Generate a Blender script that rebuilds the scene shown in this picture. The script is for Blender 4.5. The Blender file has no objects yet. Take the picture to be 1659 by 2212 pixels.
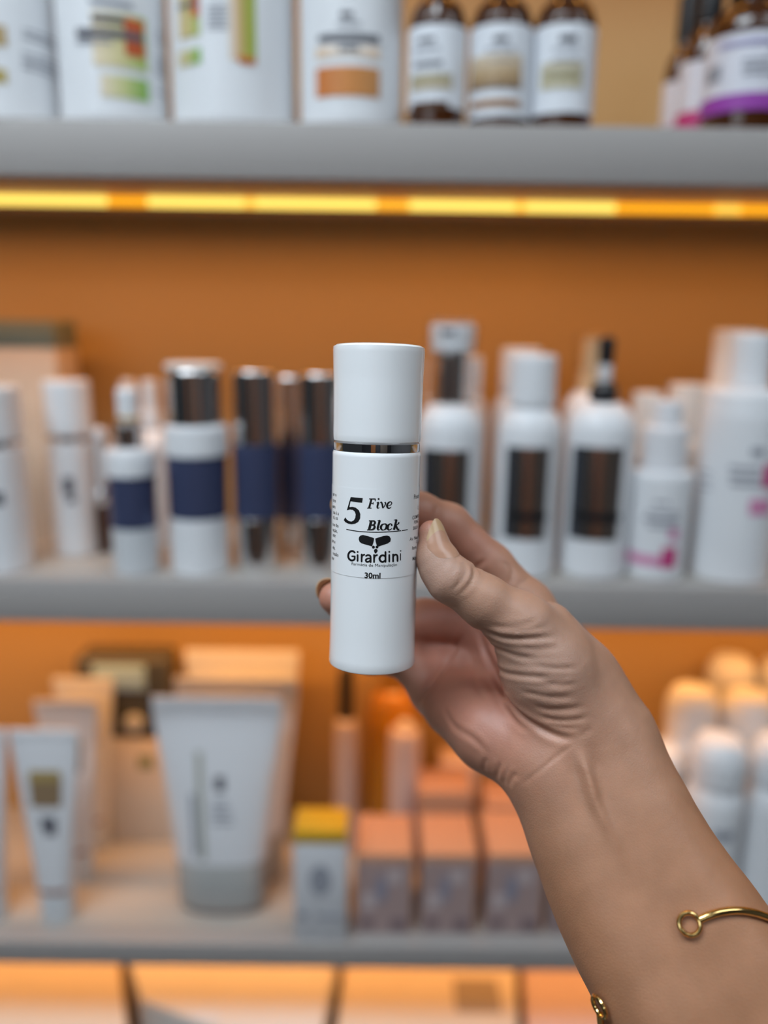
import bpy, bmesh, math, random
import numpy as np
from mathutils import Vector, Matrix
from mathutils.geometry import tessellate_polygon
from mathutils.bvhtree import BVHTree

random.seed(7)
scene = bpy.context.scene
C = scene.collection

# ------------------------------------------------------------------ camera
W, H, FPX = 1659.0, 2212.0, 1750.0
CAM = Vector((0.0, 0.0, 1.45))
CROT = Matrix.Rotation(math.radians(90 - 13.0), 3, 'X') @ Matrix.Rotation(math.radians(0.8), 3, 'Z')
cam_data = bpy.data.cameras.new('camera')
cam_data.sensor_fit = 'HORIZONTAL'
cam_data.sensor_width = 36.0
cam_data.lens = 36.0 * FPX / W
cam_data.clip_start = 0.01
cam_data.dof.use_dof = True
cam_data.dof.focus_distance = 0.2855
cam_data.dof.aperture_fstop = cam_data.lens / 9.8
cam = bpy.data.objects.new('camera', cam_data)
C.objects.link(cam)
cam.matrix_world = Matrix.Translation(CAM) @ CROT.to_4x4()
scene.camera = cam

# ------------------------------------------------------------------ view, world, room lamps
scene.view_settings.view_transform = 'Standard'
scene.view_settings.look = 'None'
scene.view_settings.gamma = 1.0
scene.view_settings.use_curve_mapping = False
scene.view_settings.exposure = 0.0

world = bpy.data.worlds.new('shop_daylight')
scene.world = world
world.use_nodes = True
world.node_tree.nodes['Background'].inputs[0].default_value = (0.80, 0.90, 1.0, 1)
world.node_tree.nodes['Background'].inputs[1].default_value = 0.03


def area_lamp(name, loc, aim, sx, sy, watts, color):
    d = bpy.data.lights.new(name, 'AREA')
    d.shape = 'RECTANGLE'
    d.size, d.size_y = sx, sy
    d.energy = watts
    d.color = color
    o = bpy.data.objects.new(name, d)
    C.objects.link(o)
    o.location = loc
    o.rotation_euler = (Vector(aim) - Vector(loc)).to_track_quat('-Z', 'Y').to_euler()
    return o


# ceiling panels of the shop, above the photographer; the rearmost is an added fill
area_lamp('ceiling_panel_lamp', (-0.50, -0.08, 2.36), (-0.50, -0.08, 0), 1.0, 0.5, 19.5, (0.80, 0.91, 1.0))
area_lamp('ceiling_panel_lamp', (0.80, -0.20, 2.36), (0.80, -0.20, 0), 1.0, 0.5, 7.5, (0.80, 0.91, 1.0))
area_lamp('ceiling_panel_lamp', (0.2, -2.0, 2.36), (0.2, -2.0, 0), 1.2, 0.5, 6.5, (0.80, 0.91, 1.0))  # added lamp: brightens the rear wall and fills from the front
# shop window on the left behind the photographer
area_lamp('shop_window_lamp', (-1.3, -1.5, 2.0), (0.1, 0.4, 1.42), 1.3, 0.7, 5.2, (0.80, 0.91, 1.0))
LED_COLOR = (1.0, 0.43, 0.105)
LED_WATTS = (1.15, 1.8, 3.1, 1.5)


# ------------------------------------------------------------------ pixel <-> place helpers
def ray(px, py):
    return CROT @ Vector(((px - W / 2) / FPX, -(py - H / 2) / FPX, -1.0))


def at_depth(px, py, d):
    return CAM + ray(px, py) * d


def on_y(px, py, y):
    r = ray(px, py)
    return CAM + r * ((y - CAM.y) / r.y)


def on_z(px, py, z):
    r = ray(px, py)
    return CAM + r * ((z - CAM.z) / r.z)


# ------------------------------------------------------------------ materials
MATS = {}


def mat(name, color, rough=0.5, metal=0.0, var=0.04, scale=40.0, bump=0.0, coat=0.0, trans=0.0, ior=1.45,
        sss=0.0, emit=None, emit_s=0.0, spec=0.5, alpha=1.0):
    if name in MATS:
        return MATS[name]
    m = bpy.data.materials.new(name)
    m.use_nodes = True
    nt = m.node_tree
    b = nt.nodes['Principled BSDF']
    tc = nt.nodes.new('ShaderNodeTexCoord')
    nz = nt.nodes.new('ShaderNodeTexNoise')
    nz.inputs['Scale'].default_value = scale
    nz.inputs['Detail'].default_value = 3
    nt.links.new(tc.outputs['Object'], nz.inputs['Vector'])
    mx = nt.nodes.new('ShaderNodeMix')
    mx.data_type = 'RGBA'
    nt.links.new(nz.outputs['Fac'], mx.inputs[0])
    mx.inputs[6].default_value = tuple(max(0, c * (1 - var)) for c in color) + (1,)
    mx.inputs[7].default_value = tuple(min(1, c * (1 + var)) for c in color) + (1,)
    nt.links.new(mx.outputs[2], b.inputs['Base Color'])
    b.inputs['Roughness'].default_value = rough
    b.inputs['Metallic'].default_value = metal
    b.inputs['Coat Weight'].default_value = coat
    b.inputs['Transmission Weight'].default_value = trans
    b.inputs['IOR'].default_value = ior
    b.inputs['Specular IOR Level'].default_value = spec
    b.inputs['Alpha'].default_value = alpha
    if sss:
        b.inputs['Subsurface Weight'].default_value = sss
        b.inputs['Subsurface Radius'].default_value = (1, .8, .7)
        b.inputs['Subsurface Scale'].default_value = 0.002
    if bump:
        bp_ = nt.nodes.new('ShaderNodeBump')
        bp_.inputs['Strength'].default_value = bump
        bp_.inputs['Distance'].default_value = 0.001
        nt.links.new(nz.outputs['Fac'], bp_.inputs['Height'])
        nt.links.new(bp_.outputs['Normal'], b.inputs['Normal'])
    if emit:
        b.inputs['Emission Color'].default_value = tuple(emit) + (1,)
        b.inputs['Emission Strength'].default_value = emit_s
    MATS[name] = m
    return m


def ramp_mat(name, stops, axis='X', rough=0.45):
    """printed colour run across a label panel (Generated coordinates of the panel)"""
    if name in MATS:
        return MATS[name]
    m = bpy.data.materials.new(name)
    m.use_nodes = True
    nt = m.node_tree
    b = nt.nodes['Principled BSDF']
    tc = nt.nodes.new('ShaderNodeTexCoord')
    sp = nt.nodes.new('ShaderNodeSeparateXYZ')
    nt.links.new(tc.outputs['Generated'], sp.inputs[0])
    cr = nt.nodes.new('ShaderNodeValToRGB')
    els = cr.color_ramp.elements
    els[0].position, els[0].color = stops[0][0], tuple(stops[0][1]) + (1,)
    els[1].position, els[1].color = stops[-1][0], tuple(stops[-1][1]) + (1,)
    for p, c in stops[1:-1]:
        e = els.new(p)
        e.color = tuple(c) + (1,)
    nt.links.new(sp.outputs[axis], cr.inputs[0])
    nt.links.new(cr.outputs[0], b.inputs['Base Color'])
    b.inputs['Roughness'].default_value = rough
    MATS[name] = m
    return m


# ------------------------------------------------------------------ object helpers
def link(name, me, material, parent=None):
    o = bpy.data.objects.new(name, me)
    C.objects.link(o)
    if material is not None:
        me.materials.clear()
        me.materials.append(material)
    if parent is not None:
        o.parent = parent
    return o


def mesh_from(name, verts, faces, smooth=True, angle=35):
    me = bpy.data.meshes.new(name)
    me.from_pydata([tuple(v) for v in verts], [], [tuple(f) for f in faces])
    me.update()
    if smooth:
        me.shade_smooth()
        me.set_sharp_from_angle(angle=math.radians(angle))
    return me


def tag(o, label=None, cat=None, group=None, kind=None):
    if label:
        o['label'] = label
    if cat:
        o['category'] = cat
    if group:
        o['group'] = group
    if kind:
        o['kind'] = kind
    return o


def empty(name, loc):
    o = bpy.data.objects.new(name, None)
    o.empty_display_size = 0.02
    C.objects.link(o)
    o.location = loc
    return o


def box_bm(bm, lo, hi):
    x0, y0, z0 = lo
    x1, y1, z1 = hi
    vs = [bm.verts.new(v) for v in ((x0, y0, z0), (x1, y0, z0), (x1, y1, z0), (x0, y1, z0),
                                    (x0, y0, z1), (x1, y0, z1), (x1, y1, z1), (x0, y1, z1))]
    fs = [(0, 3, 2, 1), (4, 5, 6, 7), (0, 1, 5, 4), (1, 2, 6, 5), (2, 3, 7, 6), (3, 0, 4, 7)]
    return [bm.faces.new([vs[i] for i in f]) for f in fs]


def box(name, lo, hi, material, parent=None, bevel=0.0, segs=2, rotz=0.0):
    bm = bmesh.new()
    box_bm(bm, lo, hi)
    if bevel:
        bmesh.ops.bevel(bm, geom=bm.edges[:] , offset=bevel, segments=segs, affect='EDGES', profile=0.5)
    me = bpy.data.meshes.new(name)
    bm.to_mesh(me)
    bm.free()
    me.shade_smooth()
    me.set_sharp_from_angle(angle=math.radians(40))
    o = link(name, me, material, parent)
    return o


def lathe_mesh(name, prof, seg=40, close=True):
    """prof: list of (r, z) bottom to top, swept about z"""
    vs, fs = [], []
    full = []
    for i, (r, z) in enumerate(prof):              # keep long walls flat: extra loops near their ends
        full.append((r, z))
        if i + 1 < len(prof):
            r2, z2 = prof[i + 1]
            d = math.hypot(r2 - r, z2 - z)
            if d > 0.004 and abs(z2 - z) > abs(r2 - r):
                for t in (0.0008 / d, 1 - 0.0008 / d):
                    full.append((r + (r2 - r) * t, z + (z2 - z) * t))
    prof = full
    n = len(prof)
    for r, z in prof:
        for k in range(seg):
            a = 2 * math.pi * k / seg
            vs.append((r * math.cos(a), r * math.sin(a), z))
    for i in range(n - 1):
        for k in range(seg):
            k2 = (k + 1) % seg
            fs.append((i * seg + k, i * seg + k2, (i + 1) * seg + k2, (i + 1) * seg + k))
    if close:
        fs.append(tuple(reversed(range(seg))))
        fs.append(tuple((n - 1) * seg + k for k in range(seg)))
    return mesh_from(name, vs, fs)


def round_prof(prof, rad=0.0012):
    """soften the outer corners of an (r,z) profile"""
    out = []
    n = len(prof)
    for i, (r, z) in enumerate(prof):
        if i == 0 or i == n - 1:
            pr = prof[1] if i == 0 else prof[-2]
            d = math.hypot(pr[0] - r, pr[1] - z)
            e = min(rad, d * .45, r * .45)
            p_in = (r - e, z)
            ux, uz = ((pr[0] - r) / d, (pr[1] - z) / d) if d > 1e-9 else (0, 0)
            p_up = (r + ux * e, z + uz * e)
            mid = (r - e * .29 + ux * e * .29, z + uz * e * .29)
            seqs = [p_in, mid, p_up]
            out += seqs if i == 0 else list(reversed(seqs))
        else:
            out.append((r, z))
    return out


def tube_mesh(name, pts, rad, seg=10, closed=False):
    pts = [Vector(p) for p in pts]
    n = len(pts)
    rads = rad if isinstance(rad, (list, tuple)) else [rad] * n
    vs, fs = [], []
    up = None
    for i, p in enumerate(pts):
        if closed:
            t = (pts[(i + 1) % n] - pts[i - 1]).normalized()
        else:
            t = (pts[min(i + 1, n - 1)] - pts[max(i - 1, 0)]).normalized()
        if up is None:
            up = t.orthogonal().normalized()
        up = (up - t * up.dot(t)).normalized()
        b = t.cross(up)
        for k in range(seg):
            a = 2 * math.pi * k / seg
            vs.append(p + (up * math.cos(a) + b * math.sin(a)) * rads[i])
    m = n if closed else n - 1
    for i in range(m):
        j = (i + 1) % n
        for k in range(seg):
            k2 = (k + 1) % seg
            fs.append((i * seg + k, i * seg + k2, j * seg + k2, j * seg + k))
    if not closed:
        fs.append(tuple(reversed(range(seg))))
        fs.append(tuple((n - 1) * seg + k for k in range(seg)))
    return mesh_from(name, vs, fs)


def catmull(pts, sub=8):
    P = [np.array(p, float) for p in pts]
    if len(P) < 3:
        P2 = []
        for t in np.linspace(0, 1, sub + 1):
            P2.append(P[0] * (1 - t) + P[-1] * t)
        return P2
    out = []
    n = len(P)
    for i in range(n - 1):
        p0 = P[i - 1] if i > 0 else 2 * P[0] - P[1]
        p1, p2 = P[i], P[i + 1]
        p3 = P[i + 2] if i + 2 < n else 2 * P[-1] - P[-2]
        for k in range(sub):
            t = k / sub
            out.append(0.5 * ((2 * p1) + (-p0 + p2) * t + (2 * p0 - 5 * p1 + 4 * p2 - p3) * t * t
                              + (-p0 + 3 * p1 - 3 * p2 + p3) * t ** 3))
    out.append(P[-1])
    return out
# ------------------------------------------------------------------ the shop: shell behind the photographer and the shelf wall
D = 0.60                       # distance from the lens to the front of the shelves
DEPTH = 0.20                   # shelf depth
M_PANEL = mat('tan_laminate', (0.49, 0.315, 0.130), 0.5, var=0.05, scale=6)
M_GREY = mat('grey_laminate', (0.345, 0.32, 0.305), 0.45, var=0.02, scale=15)
M_SHELFTOP = mat('pale_shelf_top', (0.38, 0.36, 0.33), 0.35, var=0.03, scale=15)
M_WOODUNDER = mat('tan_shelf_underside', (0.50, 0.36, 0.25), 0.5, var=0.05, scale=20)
M_ALU = mat('led_profile_aluminium', (0.5, 0.42, 0.34), 0.35, metal=0.8)
XL, XR = -1.15, 1.15
YB = D + DEPTH

wall = box('wall_back', (XL - 1.4, YB, 0.0), (XR + 1.4, YB + 0.06, 2.42), M_PANEL)
tag(wall, 'tan laminate panel wall behind the lit shelves', None, kind='structure')
floor_ = box('floor', (-2.55, -2.9, -0.05), (2.55, YB + 0.06, 0.0), mat('grey_floor_tile', (0.12, 0.11, 0.10), 0.3, scale=4))
tag(floor_, 'grey shop floor', None, kind='structure')
ceil_ = box('ceiling', (-2.55, -2.9, 2.42), (2.55, YB + 0.06, 2.48), mat('white_ceiling', (0.75, 0.76, 0.78), 0.8))
tag(ceil_, 'white shop ceiling', None, kind='structure')
wr = box('wall_right', (2.5, -2.9, 0.0), (2.56, YB, 2.42), mat('grey_wall_paint', (0.26, 0.27, 0.29), 0.7))
tag(wr, 'grey shop wall on the right', None, kind='structure')
rear = box('wall_rear', (-2.56, -2.96, 0.0), (2.56, -2.9, 2.42), mat('dark_wall_paint', (0.10, 0.11, 0.13), 0.6))
tag(rear, 'dark shop wall behind the photographer', None, kind='structure')
for k, (x0, x1, m_) in enumerate(((-0.75, -0.15, mat('copper_reflection_panel', (0.62, 0.26, 0.11), 0.4)), (0.5, 1.5, mat('taupe_reflection_panel', (0.34, 0.29, 0.25), 0.4)))):  # unseen panels added to give the chrome copper and taupe reflections
    t_ = box('reflection_panel_%d' % (k + 1), (x0, -2.9, 0.0), (x1, -2.55, 2.4), m_)
    tag(t_, ('added copper toned panel' if k == 0 else 'added taupe panel') + ' behind the photographer, there for reflections', None, kind='structure')

# shelf heights read at the middle of the picture, on the front plane of the shelves
SHELF = []
for top, bot in ((265, 390), (1262, 1354), (2044, 2093)):
    SHELF.append((on_y(830, top, D).z, on_y(830, bot, D).z))
gap = SHELF[0][1] - SHELF[1][0]
th = SHELF[0][0] - SHELF[0][1]
SHELF.insert(0, (SHELF[0][0] + gap + th, SHELF[0][0] + gap))         # the shelf above the picture
SHELF.append((SHELF[3][1] - gap, SHELF[3][1] - gap - th))            # the shelf below the picture
Z1, Z2, Z3, Z4 = SHELF[1][0], SHELF[2][0], SHELF[3][0], SHELF[4][0]
LAB = ('grey shelf with warm strip light above the top edge of view', 'topmost grey shelf in view, glowing yellow strip light beneath it',
       'middle grey shelf carrying the serum and lotion bottles', 'lower grey shelf carrying the squeeze tubes and pink boxes',
       'lowest shelf at the bottom, carrying wide cartons')
for k, (zt, zb) in enumerate(SHELF):
    root = empty('shelf', (0, D, zb))
    tag(root, LAB[k], 'shelf', 'wall shelves')
    h = zt - zb
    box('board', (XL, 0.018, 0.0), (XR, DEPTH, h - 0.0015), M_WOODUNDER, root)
    box('top_panel', (XL, 0.018, h - 0.0015), (XR, DEPTH, h), M_SHELFTOP, root)
    box('fascia', (XL, 0.0, -0.0), (XR, 0.018, h), M_GREY, root, bevel=0.0012)
    if k == 4:
        continue
    # strip light: aluminium bar, glowing front diffuser in lengths, lamp facing down and back
    y0, hh = 0.086, 0.0082
    bar = box('strip_light', (XL, y0, -hh), (XR, y0 + 0.016, -0.0005), M_ALU, root)
    lens = box('glow_reflector', (XL, 0.0185, -0.0012), (XR, y0 - 0.001, -0.0003), mat('warm_reflector', (0.62, 0.45, 0.31), 0.5, metal=0.6), root)  # added reflector, its tint standing in for the orange glow under the shelf
    xs, x = [], XL
    if k == 1:
        cuts = [(-60, 232, 1), (232, 320, 0), (320, 528, 1), (528, 552, .45), (552, 812, 1), (812, 885, .1), (885, 1115, 1), (1115, 1135, .3), (1135, 1330, 1), (1330, 1545, 0), (1545, 1600, .5), (1600, 1750, 0)]
        for a, b, s in cuts:
            xa, xb = on_y(a, 430, D + y0).x, on_y(b, 440, D + y0).x
            nm = 'led_diffuser_%d' % int(s * 100)
            m_ = mat(nm, (0.8, 0.6, 0.3), 0.5, emit=(1.0, 0.40 + 0.33 * s, 0.0 + 0.13 * s), emit_s=1.25 + 0.25 * s)
            box('diffuser', (xa, y0 - 0.001, -hh + 0.0004), (xb, y0, -0.0012), m_, bar)
        xa, xb = on_y(-60, 430, D + y0).x, on_y(1750, 440, D + y0).x
        m_ = MATS['led_diffuser_100']
        box('diffuser', (XL, y0 - 0.001, -hh + 0.0004), (xa, y0, -0.0012), m_, bar)
        box('diffuser', (xb, y0 - 0.001, -hh + 0.0004), (XR, y0, -0.0012), m_, bar)
    else:
        m_ = mat('led_diffuser_100', (0.8, 0.6, 0.3), 0.5, emit=(1.0, 0.73, 0.13), emit_s=1.5)
        box('diffuser', (XL, y0 - 0.001, -hh + 0.0004), (XR, y0, -0.0012), m_, bar)
    # two lamp runs per strip; the right-hand run is dimmer, as its orange diffuser shows
    xm = on_y(1330, 440, D + y0).x if k in (1, 2) else 0.45
    for xa, xb, f in ((XL, xm, 1.0), (xm, XR, 0.75)):
        lamp = area_lamp('strip_lamp', ((xa + xb) / 2, D + y0 + 0.010, zb - hh - 0.001), ((xa + xb) / 2, D + y0 + 0.010, 0), xb - xa, 0.010, LED_WATTS[k] * f * (xb - xa) / (XR - XL), LED_COLOR)
        lamp.rotation_euler = (math.radians(13), 0, 0)
        lamp.data.spread = math.radians(152 if k < 2 else 165)
# ------------------------------------------------------------------ the pump bottle in the hand
B_TOP = at_depth(819, 746, 0.2900)
B_BOT = at_depth(803.5, 1428, 0.3065)
BR = 0.0160
B_AX = (B_TOP - B_BOT).normalized()
B_LEN = (B_TOP - B_BOT).length
_mid = (B_TOP + B_BOT) / 2
_away = (_mid - CAM)
_away = (_away - B_AX * _away.dot(B_AX)).normalized()
_bx = _away.cross(B_AX).normalized()
BM = Matrix((( _bx.x, _away.x, B_AX.x, B_BOT.x), (_bx.y, _away.y, B_AX.y, B_BOT.y), (_bx.z, _away.z, B_AX.z, B_BOT.z), (0, 0, 0, 1)))
BMI = BM.inverted()


def on_bottle(px, py, R=BR):
    """photo point -> (arc length s, height t) on the bottle wall"""
    o = BMI @ CAM
    d = (BMI.to_3x3() @ ray(px, py))
    a = d.x ** 2 + d.y ** 2
    b = 2 * (o.x * d.x + o.y * d.y)
    c = o.x ** 2 + o.y ** 2 - R * R
    q = b * b - 4 * a * c
    k = (-b - math.sqrt(max(q, 0))) / (2 * a)
    p = o + d * k
    return R * math.atan2(p.x, -p.y), p.z


def wrap(s, t, R):
    return (R * math.sin(s / R), -R * math.cos(s / R), t)


T_RING0 = on_bottle(812, 979)[1]
T_RING1 = on_bottle(812, 960)[1]
T_LAB0 = on_bottle(807, 1249)[1]
T_LAB1 = on_bottle(810, 1057)[1]

held = bpy.data.objects.new('pump_bottle', None)
held.empty_display_size = 0.02
C.objects.link(held)
held.matrix_world = BM
tag(held, 'white glossy pump bottle with a chrome ring and black lettering, held in the hand', 'bottle')
M_BOTTLE = mat('glossy_white_plastic', (0.91, 0.92, 0.93), 0.16, coat=0.3, var=0.01, spec=0.45)
M_CHROME = mat('polished_chrome', (0.82, 0.82, 0.83), 0.04, metal=1.0, var=0.01)
M_LABEL = mat('white_film_label', (0.91, 0.92, 0.93), 0.16, coat=0.3, var=0.01, spec=0.45)
M_INK = mat('black_print', (0.006, 0.006, 0.007), 0.45, var=0.0)

bprof = [(BR * 1.012 - 0.0006, 0.0), (BR * 1.012 - .0002, .0002), (BR * 1.012, 0.0007), (BR * 1.004, 0.004), (BR * 1.0, 0.010), (BR, T_RING0 - 0.0009), (BR - 0.0003, T_RING0 - 0.0002), (BR - 0.0008, T_RING0), (BR - .004, T_RING0)]
link('body', lathe_mesh('body', bprof, 96), M_BOTTLE, held)
link('chrome_ring', lathe_mesh('chrome_ring', [(BR - 0.0008, T_RING0 - .0002), (BR - 0.0004, T_RING0), (BR - 0.0003, T_RING0 + .0004), (BR - 0.0003, T_RING1 - .0002), (BR - 0.0006, T_RING1), (BR - .001, T_RING1 + .0001)], 96), M_CHROME, held)
cprof = [(BR - .0016, T_RING1), (BR - 0.0008, T_RING1 + .0001), (BR - 0.0003, T_RING1 + 0.0006), (BR - .0001, T_RING1 + .002), (BR, T_RING1 + .010), (BR * 1.008, B_LEN - 0.012), (BR * 1.028, B_LEN - 0.002), (BR * 1.022, B_LEN - 0.0008), (BR - 0.0008, B_LEN - 0.0001), (BR - .003, B_LEN), (BR * .5, B_LEN)]
link('cap', lathe_mesh('cap', cprof, 96), M_BOTTLE, held)
LR = BR + 0.00010
link('label', lathe_mesh('label', [(LR, T_LAB0), (LR, T_LAB1)], 96, close=False), M_LABEL, held)
TR = LR + 0.00004


class Ink:
    def __init__(s):
        s.v, s.f = [], []

    def poly_px(s, pts):
        """filled outline given in photo pixels, laid on the bottle wall"""
        q = [on_bottle(*p) for p in pts]
        tri = [[Vector(q[i]) for i in t] for t in tessellate_polygon([[Vector((a, b, 0)) for a, b in q]])]
        while tri:                                     # cut finely enough to follow the round wall
            t = tri.pop()
            e = [(t[(i + 1) % 3] - t[i]).length for i in range(3)]
            m = max(range(3), key=lambda i: e[i])
            if e[m] > 0.0006:
                a, b_, c = t[m], t[(m + 1) % 3], t[(m + 2) % 3]
                h = (a + b_) / 2
                tri += [[a, h, c], [h, b_, c]]
                continue
            base = len(s.v)
            s.v += [wrap(p[0], p[1], TR) for p in t]
            s.f.append((base, base + 1, base + 2))

    def stroke(s, pts, cap=True, sub=6):
        """pen stroke: points (x, y, width) in photo pixels"""
        P = catmull(pts, sub)
        n = len(P)
        L, Rr = [], []
        for i in range(n):
            a, b = P[max(i - 1, 0)], P[min(i + 1, n - 1)]
            t = b[:2] - a[:2]
            t = t / (np.hypot(*t) + 1e-9)
            nrm = np.array((-t[1], t[0]))
            w = P[i][2] / 2
            L.append(P[i][:2] + nrm * w)
            Rr.append(P[i][:2] - nrm * w)
        base = len(s.v)
        for a, b in zip(L, Rr):
            s.v.append(wrap(*on_bottle(*a), TR))
            s.v.append(wrap(*on_bottle(*b), TR))
        for i in range(n - 1):
            s.f.append((base + 2 * i, base + 2 * i + 1, base + 2 * i + 3, base + 2 * i + 2))
        if cap:
            for e in (P[0], P[-1]):
                s.disc(e[0], e[1], e[2] / 2)

    def disc(s, x, y, r, n=14):
        base = len(s.v)
        for k in range(n):
            a = 2 * math.pi * k / n
            s.v.append(wrap(*on_bottle(x + r * math.cos(a), y + r * math.sin(a)), TR))
        s.f.append(tuple(base + k for k in range(n)))

    def font(s, text, px, py, cap_px, width_px=None, align='CENTER', bold=0.0):
        """builtin sans text, baseline at photo point (px, py), wrapped on the wall"""
        cu = bpy.data.curves.new('t', 'FONT')
        cu.body = text
        cu.size = 1.0
        cu.offset = bold
        cu.resolution_u = 3
        ob = bpy.data.objects.new('t', cu)
        C.objects.link(ob)
        me = ob.to_mesh()
        vs = [v.co.copy() for v in me.vertices]
        fs = [tuple(p.vertices) for p in me.polygons]
        ob.to_mesh_clear()
        bpy.data.objects.remove(ob)
        bpy.data.curves.remove(cu)
        if not vs:
            return
        x0, x1 = min(v.x for v in vs), max(v.x for v in vs)
        s0, t0 = on_bottle(px, py)
        mm = (B_LEN / (1428 - 746))
        k = cap_px * mm / 0.70
        kx = k
        if width_px:
            kx = width_px * mm / (x1 - x0)
        ax = {'CENTER': (x0 + x1) / 2, 'LEFT': x0, 'RIGHT': x1}[align]
        base = len(s.v)
        s.v += [wrap(s0 + (v.x - ax) * kx, t0 + v.y * k, TR) for v in vs]
        s.f += [tuple(base + i for i in f) for f in fs]

    def build(s, name):
        me = mesh_from(name, s.v, s.f, smooth=False)
        return link(name, me, M_INK, held)


def zp(x, y):                      # reading grid of the enlarged label
    return 690 + x / 6.9125, 1020 + y / 6.9125


def zs_(pts):
    return [(zp(x, y)[0], zp(x, y)[1], w / 6.9125) for x, y, w in pts]


ink = Ink()
ink.poly_px([zp(*p) for p in ((468, 370), (560, 378), (648, 386), (638, 456), (545, 446), (466, 432), (448, 520), (495, 516), (545, 530), (590, 568), (611, 625), (608, 690), (580, 740), (535, 768), (480, 776), (425, 766), (385, 742), (364, 714), (386, 672), (408, 704), (440, 728), (478, 736), (514, 718), (535, 680), (541, 630), (528, 588), (498, 562), (455, 556), (410, 568))])
ink.build('numeral_print')
ink = Ink()
for st in (
    [(778, 398, 30), (760, 465, 31), (741, 535, 30)], [(742, 398, 13), (838, 400, 18)], [(838, 396, 12), (832, 432, 13)], [(765, 464, 15), (808, 464, 13)], [(806, 446, 10), (800, 482, 10)], [(712, 536, 12), (778, 536, 12)],   # F
    [(882, 448, 27), (866, 505, 28), (866, 530, 22), (882, 536, 12), (895, 524, 8)], [(852, 458, 8), (885, 444, 12)],                                                                                                           # i
    [(906, 458, 9), (924, 446, 18), (938, 480, 26), (948, 536, 24)], [(948, 538, 12), (974, 500, 14), (988, 465, 20), (976, 446, 22)],                                                                                         # v
    [(1012, 506, 11), (1056, 494, 12), (1080, 466, 15), (1066, 442, 15), (1034, 452, 22), (1010, 492, 29), (1016, 526, 24), (1044, 537, 17), (1074, 516, 9)],                                                                 # e
):
    ink.stroke(zs_(st), cap=False)
ink.disc(*zp(884, 400), 15 / 6.91)
for st in (
    [(774, 728, 34), (758, 795, 35), (741, 860, 34)], [(738, 726, 13), (790, 724, 14)], [(710, 861, 13), (770, 861, 13)], [(780, 725, 13), (816, 730, 22), (830, 754, 28), (812, 782, 20), (768, 789, 12)], [(768, 789, 12), (812, 794, 22), (824, 822, 31), (800, 852, 24), (744, 862, 12)],   # B
    [(902, 716, 28), (884, 780, 29), (870, 838, 28), (880, 860, 17), (902, 850, 8)], [(866, 724, 9), (906, 716, 12)],                                                                                                            # l
    [(966, 772, 13), (934, 786, 24), (917, 826, 30), (934, 858, 20), (960, 861, 13), (990, 842, 24), (1004, 806, 30), (992, 776, 20), (964, 772, 13)],                                                                          # o
    [(1080, 800, 22), (1078, 778, 16), (1054, 771, 14), (1028, 794, 26), (1018, 832, 30), (1034, 860, 20), (1060, 856, 13), (1084, 836, 8)],                                                                                     # c
    [(1150, 706, 28), (1132, 785, 28), (1112, 860, 28)], [(1112, 714, 9), (1154, 706, 12)], [(1128, 808, 11), (1160, 782, 13), (1190, 758, 18)], [(1172, 752, 10), (1196, 748, 10)], [(1144, 796, 20), (1160, 838, 27), (1178, 856, 20), (1194, 846, 8)],    # k
):
    ink.stroke([(x, y, w * 1.15) for x, y, w in zs_(st)], cap=False)
ink.build('name_print')
ink = Ink()
ink.stroke(zs_([(402, 852, 13), (520, 874, 13), (640, 887, 13), (800, 895, 13), (960, 893, 13), (1100, 884, 13), (1218, 872, 13)]), cap=False)
ink.stroke(zs_([(1230, 872, 12), (1275, 864, 12), (1316, 855, 13)]), cap=False)
ink.build('underline_print')
ink = Ink()
ink.poly_px([zp(*p) for p in ((586, 1000), (592, 966), (616, 944), (650, 936), (720, 952), (790, 974), (815, 984), (814, 1010), (806, 1050), (786, 1108), (758, 1098), (690, 1080), (630, 1062), (600, 1040))])
ink.poly_px([zp(*p) for p in ((834, 990), (880, 974), (960, 950), (1010, 944), (1046, 956), (1066, 992), (1060, 1034), (1020, 1062), (950, 1086), (886, 1108), (862, 1108), (848, 1070), (838, 1030))])
for x, y, r in ((806, 1118, 22), (860, 1116, 22), (842, 1172, 28), (838, 1196, 16)):
    ink.disc(*zp(x, y), r / 6.91)
ink.build('capsule_logo')
ink = Ink()
for st in (
    [(527, 1198, 26), (500, 1178, 28), (462, 1184, 30), (436, 1218, 30), (432, 1262, 30), (450, 1300, 30), (486, 1316, 30), (522, 1302, 28), (527, 1272, 26), (527, 1256, 26)], [(527, 1256, 24), (488, 1254, 22)],
    [(570, 1236, 26), (570, 1322, 26)], [(630, 1228, 27), (630, 1332, 27)], [(632, 1278, 24), (642, 1244, 26), (670, 1230, 26)],
    [(695, 1250, 24), (722, 1236, 26), (752, 1244, 28), (764, 1272, 28), (764, 1340, 28)], [(764, 1286, 22), (720, 1288, 24), (692, 1310, 28), (706, 1336, 27), (740, 1332, 25), (764, 1308, 22)],
    [(816, 1236, 27), (816, 1340, 27)], [(818, 1284, 24), (830, 1250, 26), (860, 1236, 26)],
    [(986, 1192, 28), (986, 1336, 28)], [(986, 1266, 24), (960, 1242, 28), (924, 1246, 30), (898, 1284, 32), (912, 1324, 30), (948, 1338, 28), (986, 1312, 24)],
    [(1043, 1236, 26), (1043, 1332, 26)], [(1100, 1228, 27), (1100, 1330, 27)], [(1100, 1272, 24), (1114, 1240, 26), (1146, 1230, 26), (1164, 1256, 27), (1166, 1324, 26)],
    [(1210, 1216, 14), (1210, 1312, 14)],
):
    ink.stroke(zs_(st))
for x, y, r in ((571, 1190, 14), (1043, 1188, 14), (1213, 1174, 9)):
    ink.disc(*zp(x, y), r / 6.91)
ink.build('maker_name_print')
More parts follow.
